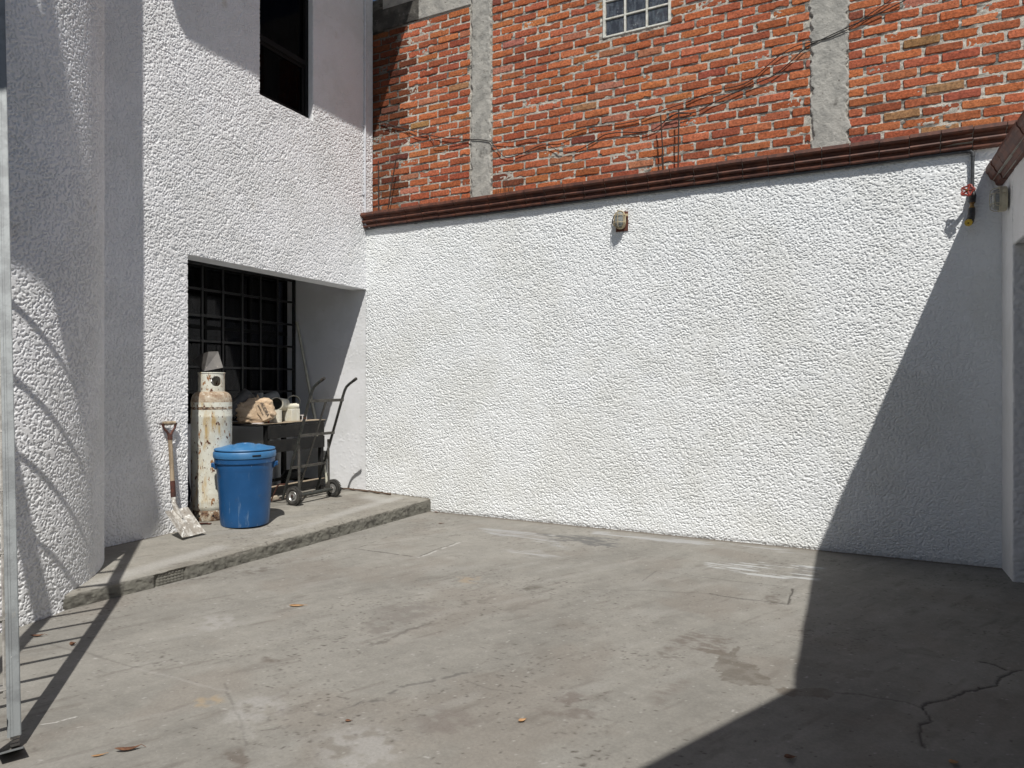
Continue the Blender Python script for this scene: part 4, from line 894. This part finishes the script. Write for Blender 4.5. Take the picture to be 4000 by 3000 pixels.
fs.append(tuple(1 + (nr+1)*na + j for j in range(na)))
b = MB(); b.add(vs, fs); ld = b.build('lid', M['bluelid'], bn)
Mh = T @ Matrix.Rotation(R(21), 4, 'Z'); b = MB()
pts = [Mh @ Vector((.3135 * math.cos(R(a)) * 1.011, .3135 * math.sin(R(a)) * 1.011, .712)) for a in range(-10, 7, 2)]; b.tube(pts, .0075, 8); b.build('finger_slot', M['black'], bn)

# ================================================================ HAND TRUCK
tz = .19
ht = thing('hand_truck', 'dark steel two wheeled hand truck standing in front of the workbench', 'hand truck', (-5.8, 6.15, tz))
def sx(z): return -5.985 + .355 * (z - .19)      # lean of the rails
YL, YR_ = 5.90, 6.46
for y in (YL, YR_):
    b = MB(); b.tube([(sx(.24), y, .24), (sx(.8), y, .8), (sx(1.45), y, 1.45), (sx(1.52) + .003, y, 1.52), (sx(1.565) + .015, y, 1.565), (sx(1.6) + .045, y + .002, 1.60), (sx(1.6) + .15, y + .004, 1.665)], .0165, 12)
    rl = b.build('rail', M['steel'], ht)
    e = Vector((sx(1.6) + .15, y + .004, 1.665)); d = Vector((.105, .002, .065)).normalized(); b = MB(); b.lathe([(.0175, -.055), (.0185, -.05), (.0185, 0), (.0115, .001), (.0115, -.02)], 14, axis_to(e + d * .004, d)); b.build('grip', M['rubber'], rl)
def flatbar(p, q, w_, t_=.005, up=(1, 0, .35), name='cross_bar', m='flat', par=ht):
    b = MB(); b.bar(p, q, w_, t_, up=up); return b.build(name, M[m], par, bevel=.001)
for z, w_ in ((1.405, .036), (1.0, .034), (.62, .034)): flatbar((sx(z) + .019, YL - .012, z), (sx(z) + .019, YR_ + .012, z), w_, .005, up=(1, 0, -.1))
flatbar((sx(1.41) + .012, 6.17, 1.41), (sx(.21) + .012, 6.12, .21), .034, .005, up=(1, 0, -.35), name='centre_bar')
for y in (YL + .03, YR_ - .03): flatbar((-5.735, y, .30), (-5.742, y, .90), .036, .006, up=(1, 0, 0), name='strut'); 
for y in (YL + .03, YR_ - .03): flatbar((-5.742, y, .885), (sx(.90) + .01, y - .02, .92), .03, .006, up=(0, 0, 1), name='strut_link')
for y in (YL + .03, YR_ - .03): flatbar((-5.735, y, .30), (sx(.26), y, .24), .03, .006, up=(0, 1, 0), name='axle_bracket')
b = MB(); b.tube([(-5.735, YL - .09, .295), (-5.735, YR_ + .08, .295)], .016, 12); b.tube([(-5.735, YL + .0, .295), (-5.735, YR_ - .05, .295)], .023, 12); b.build('axle', M['steel'], ht)
b = MB(); b.tube([(sx(.42), YL, .42), (sx(.42) - .10, YL - .015, .415), (sx(.42) - .13, YL - .02, .39), (-6.13, YL - .02, .215), (-6.12, YL - .01, .205), (-6.12, YR_, .205)], .009, 8); b.build('toe_rod', M['brown'], ht)
flatbar((-6.13, YL - .03, .205), (-6.13, YR_ + .02, .205), .05, .006, up=(0, 0, 1), name='toe_plate')
flatbar((-6.12, YL, .207), (sx(.23), YL, .235), .03, .006, up=(0, 0, 1), name='toe_arm'); flatbar((-6.12, YR_, .207), (sx(.23), YR_, .235), .03, .006, up=(0, 0, 1), name='toe_arm')
def wheel(y, s):
    fzw = float(floor_z(-5.735, y)); Mw = axis_to((-5.735, y, fzw + .108), (0, s, 0))
    b = MB(); pr = []
    for i in range(20):
        a = 2 * math.pi * i / 20; pr.append((.082 + .027 * math.cos(a), .031 * math.sin(a)))
    b.lathe(pr, 44, Mw, closed=True)
    for k in range(30):
        a = 2 * math.pi * k / 30
        for zz_ in (-.016, .016):
            Mk = Mw @ Matrix.Rotation(a + (.1 if zz_ > 0 else 0), 4, 'Z'); b.box((.100, -.006, zz_ - .011), (.1105, .006, zz_ + .011), M=Mk)
    wo = b.build('wheel', M['tyre'], ht)
    b = MB(); b.lathe([(.058, -.02), (.060, .02), (.056, .024), (.050, .016), (.034, .004), (.026, .004), (.024, .026), (.020, .028), (.019, .02)], 32, Mw); b.lathe([(.058, -.022), (.03, -.006), (.02, -.024)], 32, Mw); b.build('rim', M['rim'], wo)
    b = MB(); b.lathe([(0, .036), (.012, .034), (.014, .0), (.014, -.03)], 14, Mw); b.build('hub_pin', M['brown'], wo)
wheel(YL - .055, -1); wheel(YR_ + .05, 1)

# ================================================================ WORKBENCH
tb = thing('workbench', 'black wooden workbench in the alcove loaded with plumbing parts', 'workbench', (-6.5, 6.35, .195))
TX0, TX1, TY0, TY1, TT = -6.93, -6.2, 5.87, 6.86, 1.126
b = MB(); b.box((TX0, TY0 - .17, TT - .026), (TX1 + .02, TY1, TT - .004)); b.build('tabletop', M['tblack'], tb, bevel=.003)
b = MB(); b.box((TX0 + .02, TY0 - .1, TT - .0035), (TX1 + .03, TY0 + .42, TT)); b.box((TX0 + .1, TY0 + .40, TT - .003), (TX1 + .0, TY1 + .03, TT + .004)); b.build('top_board', M['board'], tb, bevel=.001)
for x, y in ((TX1 - .05, TY0), (TX1 - .05, TY1 - .06), (TX0 + .02, TY0), (TX0 + .02, TY1 - .06)):
    b = MB(); b.box((x, y, .196), (x + .05, y + .055, TT - .028)); b.build('leg', M['tblack'], tb, bevel=.002)
b = MB(); b.box((TX1 + .001, TY0 + .01, TT - .185), (TX1 + .022, TY1 - .02, TT - .03)); b.build('upper_apron', M['tblack'], tb, bevel=.003)
b = MB(); b.box((TX1 + .001, TY0 + .01, TT - .355), (TX1 + .03, TY1 - .02, TT - .205)); b.build('lower_apron', M['tblack'], tb, bevel=.003)
b = MB(); b.box((TX0 + .03, TY0 + .055, TT - .34), (TX1 - .0, TY1 - .03, TT - .32)); b.build('shelf', M['tblack'], tb)
for y in (TY0 + .004, TY1 - .05): b = MB(); b.box((TX0 + .07, y, .30), (TX1 - .05, y + .03, .345)); b.build('side_rail', M['tblack'], tb, bevel=.002)
b = MB(); b.box((TX1 - .0495, TY0 - .35, .27), (TX1 + .012, TY1, .355)); b.build('front_rail', M['tblack'], tb, bevel=.003)
b = MB(); b.box((TX1 - .048, TY0 - .35, .3555), (TX1 + .013, TY1, .361)); b.build('rail_dust', M['board'], tb)
b = MB(); b.box((TX0 + .07, TY0 - .1, .30), (TX0 + .10, TY1, .34)); b.build('rear_rail', M['tblack'], tb)

# ---- things on the bench
def pvc_piece(name, label, cat, parts, loc, group='plumbing parts heaped on the workbench'):
    t = thing(name, label, cat, loc, group)
    for nm, fn, m in parts: b = MB(); fn(b); b.build(nm, M[m], t)
    return t
def tubewall(b, p, q, r, t=.005, n=32):
    p, q = Vector(p), Vector(q); Mx = axis_to(p, q - p); L = (q - p).length
    b.lathe([(r - t, 0), (r, 0), (r, L), (r - t, L)], n, Mx, closed=True)
# square white block
b = MB(); b.box((-6.405, 6.33, TT + .004), (-6.25, 6.475, TT + .160)); o = b.build('post_block', M['pvc'], None, bevel=.004, seg=2); tag(o, 'square stained white plastic block standing at the front of the workbench', 'block', 'plumbing parts heaped on the workbench')
tc_ = (-6.33, 6.14)
pvc_piece('pipe_tee', 'short upright cream pipe with a small side outlet beside the square white block', 'pipe fitting',
    [('body', lambda b: tubewall(b, (*tc_, TT + .002), (*tc_, TT + .155), .078), 'pvc'), ('outlet', lambda b: tubewall(b, (tc_[0] + .03, tc_[1] - .06, TT + .075), (tc_[0] + .062, tc_[1] - .125, TT + .085), .027, .004), 'pvc')], (*tc_, TT))
def elbow(b, c, d0, d1, r, L0, L1, t=.005):
    c, d0, d1 = Vector(c), Vector(d0).normalized(), Vector(d1).normalized(); k = min(L0, L1) * .7
    pts = [c + d0 * L0, c + d0 * k]
    for i in range(1, 6): s = i / 6; pts.append((c + d0 * k) * (1-s)**2 + c * 2*s*(1-s) + (c + d1 * k) * s*s)
    pts += [c + d1 * k, c + d1 * L1]
    b.tube(pts, r, 28, caps=False); b.tube(pts, r - t, 28, caps=False)
    for e, d in ((pts[0], d0), (pts[-1], d1)): b.lathe([(r - t, -.004), (r + .003, -.02), (r + .003, 0), (r - t, 0)], 28, axis_to(e, d), closed=True)
pvc_piece('pipe_elbow', 'large cream pipe elbow, its dark mouth towards the yard, on top of the tee', 'pipe fitting', [('body', lambda b: elbow(b, (-6.40, 6.22, 1.355), (.70, -.66, .0), (.15, .9, -.15), .078, .10, .14), 'pvc'), ('socket_shade', lambda b: b.lathe([(0, 0), (.07, 0)], 24, axis_to((-6.40, 6.22, 1.355), (.7, -.66, 0))), 'dgpvc')], (-6.4, 6.2, 1.28))
pvc_piece('pipe_ring', 'open cream pipe ring resting behind the square white block', 'pipe fitting', [('body', lambda b: tubewall(b, (-6.37, 6.49, 1.375), (-6.46, 6.57, 1.36), .082, .005), 'pvc')], (-6.45, 6.53, 1.28))
pvc_piece('pipe_elbow', 'small cream pipe elbow lying on top of the square white block', 'pipe fitting', [('body', lambda b: elbow(b, (-6.32, 6.37, 1.322), (-.25, -.62, 0), (.35, .6, -.02), .034, .075, .085, .004), 'pvc'), ('coupling', lambda b: tubewall(b, (-6.31, 6.44, 1.318), (-6.285, 6.485, 1.318), .028, .004), 'pvc')], (-6.3, 6.4, 1.285))
pvc_piece('pipe_elbow', 'small cream pipe elbow between the paper bag and the large elbow', 'pipe fitting', [('body', lambda b: elbow(b, (-6.40, 6.05, 1.345), (.72, -.6, -.15), (.2, .8, .3), .031, .045, .065, .004), 'pvc'), ('prop', lambda b: tubewall(b, (-6.41, 6.06, TT + .002), (-6.41, 6.06, 1.315), .03, .004), 'pvc')], (-6.4, 6.05, TT))
pvc_piece('pipe_offcut', 'big dark grey pipe offcut tilted behind the paper bag', 'pipe', [('body', lambda b: tubewall(b, (-6.56, 5.64, 1.25), (-6.47, 5.87, 1.48), .09, .006), 'dgpvc')], (-6.5, 5.85, TT))
pvc_piece('pipe_offcut', 'upright grey pipe offcut right behind the paper bag', 'pipe', [('body', lambda b: tubewall(b, (-6.50, 6.03, TT + .002), (-6.50, 6.03, 1.49), .057, .005), 'gpvc')], (-6.5, 6.06, TT))
pvc_piece('pipe_offcut', 'bluish grey pipe offcut lying behind the large cream elbow', 'pipe', [('body', lambda b: tubewall(b, (-6.62, 6.18, 1.38), (-6.58, 6.40, 1.44), .075, .005), 'gpvc'), ('rest', lambda b: b.box((-6.68, 6.2, TT + .005), (-6.54, 6.42, 1.31)), 'gpvc')], (-6.6, 6.3, TT))
# paper bag: crumpled sack with a torn, rolled top
pb_ = thing('paper_bag', 'crumpled brown paper sack with printed lettering slumped on the left of the workbench', 'bag', (-6.33, 5.86, TT))
bc_ = Vector((-6.36, 5.855, TT + .148)); va = Vector((-.70, .71, 0)); rt = Vector((.71, .70, 0)); n_, m_ = 72, 44; vs = []; fs = []
rs = np.random.RandomState(4); ph = rs.rand(12) * 6.28
for i in range(m_ + 1):
    th = math.pi * i / m_
    for j in range(n_):
        p = 2 * math.pi * j / n_; cx_ = math.sin(th) * math.cos(p); cy_ = math.sin(th) * math.sin(p); cz_ = math.cos(th)
        f = lambda a, e: math.copysign(abs(a) ** e, a)
        x, y, z = f(cx_, .6) * .215, f(cy_, .6) * .105, f(cz_, .65) * .15
        cr = .010 * math.sin(30 * x + 55 * z + ph[0]) * math.sin(28 * z + ph[1]) + .006 * abs(math.sin(38 * x + 62 * z + ph[2])) + .003 * math.sin(120 * z - 70 * x)
        if -x > .02: cr *= 1.4
        k = 1 + cr / .12 * .6
        z2 = z * (1 - .20 * max(0, -x) / .2) + .04 * x / .2; x2 = x - .25 * z
        q = bc_ + rt * x2 * k + va * y * k + Vector((0, 0, z2 * k)); q.z = max(q.z, TT + .003); vs.append(q)
for i in range(m_):
    for j in range(n_): fs.append((i*n_+j, (i+1)*n_+j, (i+1)*n_+(j+1)%n_, i*n_+(j+1)%n_))
b = MB(); b.add(vs, fs); b.build('sack', M['paper'], pb_, weld=True)
b = MB(); rr_ = random.Random(8)
for k in range(9):
    p0 = bc_ + rt * (-.16 + .025 * k) + Vector((0, 0, .03 + .012 * k)) - va * .05; pts = [p0]
    for s in range(4): pts.append(pts[-1] + rt * rr_.uniform(-.02, .03) + Vector((0, 0, rr_.uniform(0, .032))) + va * rr_.uniform(-.015, .015))
    b.tube(pts, [.014, .018, .013, .016, .006], 6)
b.build('torn_rim', M['paper'], pb_)
def lettering(txt, size, org, right, up, parent, m, name='lettering'):
    cu = bpy.data.curves.new(name, 'FONT'); cu.body = txt; cu.size = size; cu.extrude = .0006; cu.align_x = 'LEFT'
    tmp = bpy.data.objects.new(name, cu); C.objects.link(tmp); bpy.context.view_layer.update()
    me = bpy.data.meshes.new_from_object(tmp.evaluated_get(bpy.context.evaluated_depsgraph_get())); bpy.data.objects.remove(tmp)
    r_, u_ = Vector(right).normalized(), Vector(up).normalized(); n_ = r_.cross(u_)
    me.transform(Matrix(((r_.x, u_.x, n_.x, org[0]), (r_.y, u_.y, n_.y, org[1]), (r_.z, u_.z, n_.z, org[2]), (0, 0, 0, 1)))); return link(name, me, m, parent)
pl_o = bc_ - va * .128
tr = rt * .42 + Vector((0, 0, -.88)); tu = rt * .88 + Vector((0, 0, .42))
pn = MB(); c0 = pl_o + rt * .045; 
pn.add([c0 + va * .006 + rt * a + Vector((0, 0, e)) for a, e in ((-.045, .125), (.055, .115), (.135, -.075), (.05, -.115), (-.02, -.02))] + [c0 + va * .05 + rt * a + Vector((0, 0, e)) for a, e in ((-.045, .125), (.055, .115), (.135, -.075), (.05, -.115), (-.02, -.02))], [(0,1,2,3,4),(9,8,7,6,5)] + [(i,(i+1)%5,(i+1)%5+5,i+5) for i in range(5)])
pn.build('printed_panel', M['paper'], pb_, smooth=False, bevel=.006)
lettering('ALIDRA', .052, c0 - va * .0005 + rt * .012 + Vector((0, 0, .100)), tr, tu, pb_, M['ink'])
lettering('SIEMPRE AHI', .024, c0 - va * .0005 + rt * -.020 + Vector((0, 0, .078)), tr, tu, pb_, M['ink'])
# red and white packet
pk = thing('plastic_packet', 'red and white plastic packet squeezed between the paper sack and the pipe tee', 'packet', (-6.34, 6.03, TT), 'small litter on the workbench')
Mk = at((-6.33, 6.035, TT + .075), (R(4), R(6), R(44))); b = MB(); b.box((-.038, -.018, -.072), (.034, .018, .085), M=Mk); b.build('wrapper', M['whitep'], pk, bevel=.01)
b = MB(); b.box((-.004, -.0192, -.070), (.014, .0192, .083), M=Mk); b.box((-.037, -.0188, .030), (.033, .0188, .044), M=Mk); b.build('red_stripe', M['red'], pk)
cb = thing('small_carton', 'small open carton at the right of the square white block', 'carton', (-6.25, 6.56, TT), 'small litter on the workbench')
b = MB(); b.box((-6.33, 6.52, TT + .005), (-6.25, 6.60, TT + .075)); b.build('carton', M['whitep'], cb, bevel=.003)
b = MB(); b.box((-6.2495, 6.53, TT + .018), (-6.2485, 6.585, TT + .068)); b.box((-6.32, 6.5192, TT + .018), (-6.26, 6.5195, TT + .068)); b.build('opening', M['tblack'], cb)
b = MB(); b.box((-.06, -.04, 0), (.06, .04, .012), M=at((-6.26, 5.80, TT + .001), (0, 0, R(30)))); o = b.build('paper_scrap', M['whitep'], None, bevel=.003); tag(o, 'crumpled white scrap under the front of the paper sack', 'scrap', 'small litter on the workbench')

# ================================================================ POLE, STICK, SACK, STONES, SCRAP
pp = [Vector((-6.90, 7.095, 2.45)), Vector((-6.61, 7.06, 1.40)), Vector((-6.275, 7.02, .20))]
po = thing('grey_pole', 'long thin grey pole leaning into the corner between the grille and the white wall', 'pole', (-6.275, 7.02, .2))
b = MB(); b.tube([pp[0], pp[0] * .5 + pp[1] * .5, pp[1]], .0175, 12); b.tube([pp[0] + (pp[0] - pp[1]).normalized() * .02, pp[0], pp[0] - (pp[0] - pp[1]).normalized() * .03, pp[0] - (pp[0] - pp[1]).normalized() * .05], [.022, .023, .022, .015], 12); b.build('upper_tube', M['pole'], po)
b = MB(); b.tube([pp[0] * .32 + pp[1] * .68, pp[1], pp[2]], .0205, 12); b.build('lower_tube', M['pole'], po)
b = MB(); rr_ = random.Random(2); pts = [(-6.05, 6.99, .215)]
for i in range(12): x = -5.97 + i * .068; pts.append((x, 6.995 + .008 * math.sin(i * 1.3), float(floor_z(x, 7.0)) + .018 + .004 * math.sin(i * 2.2)))
b.tube(pts, [.008] + [.010 + .003 * ((i * 7) % 3) / 2 for i in range(11)] + [.013], 8)
for i in (3, 7, 10): p = Vector(pts[i]); b.tube([p, p + Vector((.02, -.004, .02))], [.006, .003], 6)
o = b.build('dead_branch', M['bark'], None); tag(o, 'dry brown branch lying on the platform along the foot of the white wall', 'branch')
def rock(name, loc, s, m, label, cat, seed, group=None):
    rs = np.random.RandomState(seed); b = MB(); n_, m_ = 14, 9; vs = []; fs = []
    for i in range(m_ + 1):
        th = math.pi * i / m_
        for j in range(n_):
            p = 2 * math.pi * j / n_; k = 1 + .16 * math.sin(3 * p + seed) * math.sin(th) + .10 * math.sin(5 * th + 2 * p + seed * 2)
            vs.append(Vector((loc[0] + s[0] * math.sin(th) * math.cos(p) * k, loc[1] + s[1] * math.sin(th) * math.sin(p) * k, loc[2] + s[2] * (math.cos(th) * k + .9))))
    for i in range(m_):
        for j in range(n_): fs.append((i*n_+j, (i+1)*n_+j, (i+1)*n_+(j+1)%n_, i*n_+(j+1)%n_))
    b.add(vs, fs); o = b.build(name, M[m], None, weld=True); tag(o, label, cat, group); return o
rock('stone', (-6.10, 6.13, .19), (.055, .05, .045), 'stone', 'pale rounded stone under the workbench behind the axle of the hand truck', 'stone', 1, 'rubble under the workbench')
rock('stone', (-6.23, 6.01, .19), (.07, .08, .035), 'stone', 'flat pale stone under the workbench beside the toe of the hand truck', 'stone', 2, 'rubble under the workbench')
rock('stone', (-6.04, 6.33, .19), (.04, .03, .025), 'stone', 'smallest pale stone between the wheels of the hand truck', 'stone', 3, 'rubble under the workbench')
rock('plastic_sack', (-6.16, 4.60, .19), (.13, .16, .40), 'navy', 'dark navy plastic sack hidden in the alcove left of the gas cylinder', 'sack', 4)
rock('black_bag', (-6.55, 6.62, .345), (.12, .14, .07), 'tblack', 'black bag lying on the low rails under the workbench', 'bag', 5)
b = MB(); b.bar((-5.83, 4.63, .203), (-5.70, 4.68, .203), .035, .008); b.bar((-5.80, 4.60, .213), (-5.72, 4.66, .212), .018, .007)
o = b.build('wood_scrap', M['brown'], None); tag(o, 'rusty brown strip scraps lying at the foot of the gas cylinder', 'scrap')

# ================================================================ FALLEN LEAVES
def leaf(px, py, L, wd, rot, m, label, curl=.3, z=None, lift=.0):
    x, y = G(px, py, 0 if z is None else z); zb_ = (0.0 if z is None else z) + .004 + lift; vs = []; fs = []; n_ = 9
    for i in range(n_):
        t = i / (n_ - 1); wv = wd * math.sin(math.pi * min(1, t ** .8)) + .0008; zz = curl * L * (abs(t - .5) * 2) ** 2 * .35
        for k, s in enumerate((-1, 0, 1)): vs.append(Vector(((t - .5) * L, s * wv, zz + (abs(s) * wv * .7 * curl * 2))))
    for i in range(n_ - 1):
        for k in range(2): fs.append((i*3+k, i*3+k+1, (i+1)*3+k+1, (i+1)*3+k))
    Mx = at((x, y, zb_), (0, 0, R(rot))); b = MB(); b.add([Mx @ v for v in vs], fs)
    for v in (0, L * .5): pass
    b.tube([Mx @ Vector((L * .48, 0, .002 + curl * L * .33)), Mx @ Vector((L * .65, .004, .002))], .0012, 5)
    o = b.build('fallen_leaf', M[m], None); s_ = o.modifiers.new('thickness', 'SOLIDIFY'); s_.thickness = .0008
    tag(o, label, 'leaf', 'dry leaves fallen on the concrete'); return o
leaf(1160, 2368, .115, .020, 27, 'leafo', 'pale orange leaf lying flat on the sunlit concrete in front of the step', .12)
leaf(2040, 2822, .042, .011, 60, 'leafo', 'small folded orange leaf standing up near the bottom of the yard', .6)
leaf(500, 2935, .105, .012, 45, 'leafb', 'curled dark brown leaf at the bottom left of the yard', .5)
leaf(385, 2955, .055, .006, 50, 'leafo', 'thin orange sliver of leaf beside the curled brown leaf', .2)
leaf(145, 2488, .085, .012, 40, 'leafb', 'narrow brown leaf between the shadows of the ladder rungs', .4)
leaf(283, 2523, .035, .014, 80, 'leafb', 'tiny dark leaf standing among the shadows of the ladder rungs', .9)
leaf(3085, 2966, .050, .016, 30, 'leafb', 'brown leaf in the shade at the bottom right of the yard', .4)
leaf(3725, 2985, .040, .014, 30, 'leafo', 'dull orange leaf in the deepest shade at the bottom right edge', .4)
leaf(118, 2425, .085, .018, 120, 'leafb', 'reddish brown leaf caught at the foot of the round tower', .6)
leaf(1690, 1995, .13, .016, 60, 'leafb', 'largest reddish leaf piled in the corner where the step meets the white wall', .7)
leaf(1665, 1990, .09, .012, 150, 'leafb', 'dark leaf pressed against the end of the step', .5)
leaf(1705, 2003, .06, .012, 20, 'leafb', 'small brown leaf in front of the leaf pile at the end of the step', .5)
leaf(1722, 2046, .06, .012, 35, 'leafb', 'dark leaf lying alone on the concrete below the end of the step', .15)
leaf(1360, 2820, .030, .009, 25, 'leafb', 'brown leaf fragment near the bottom middle of the yard', .3)
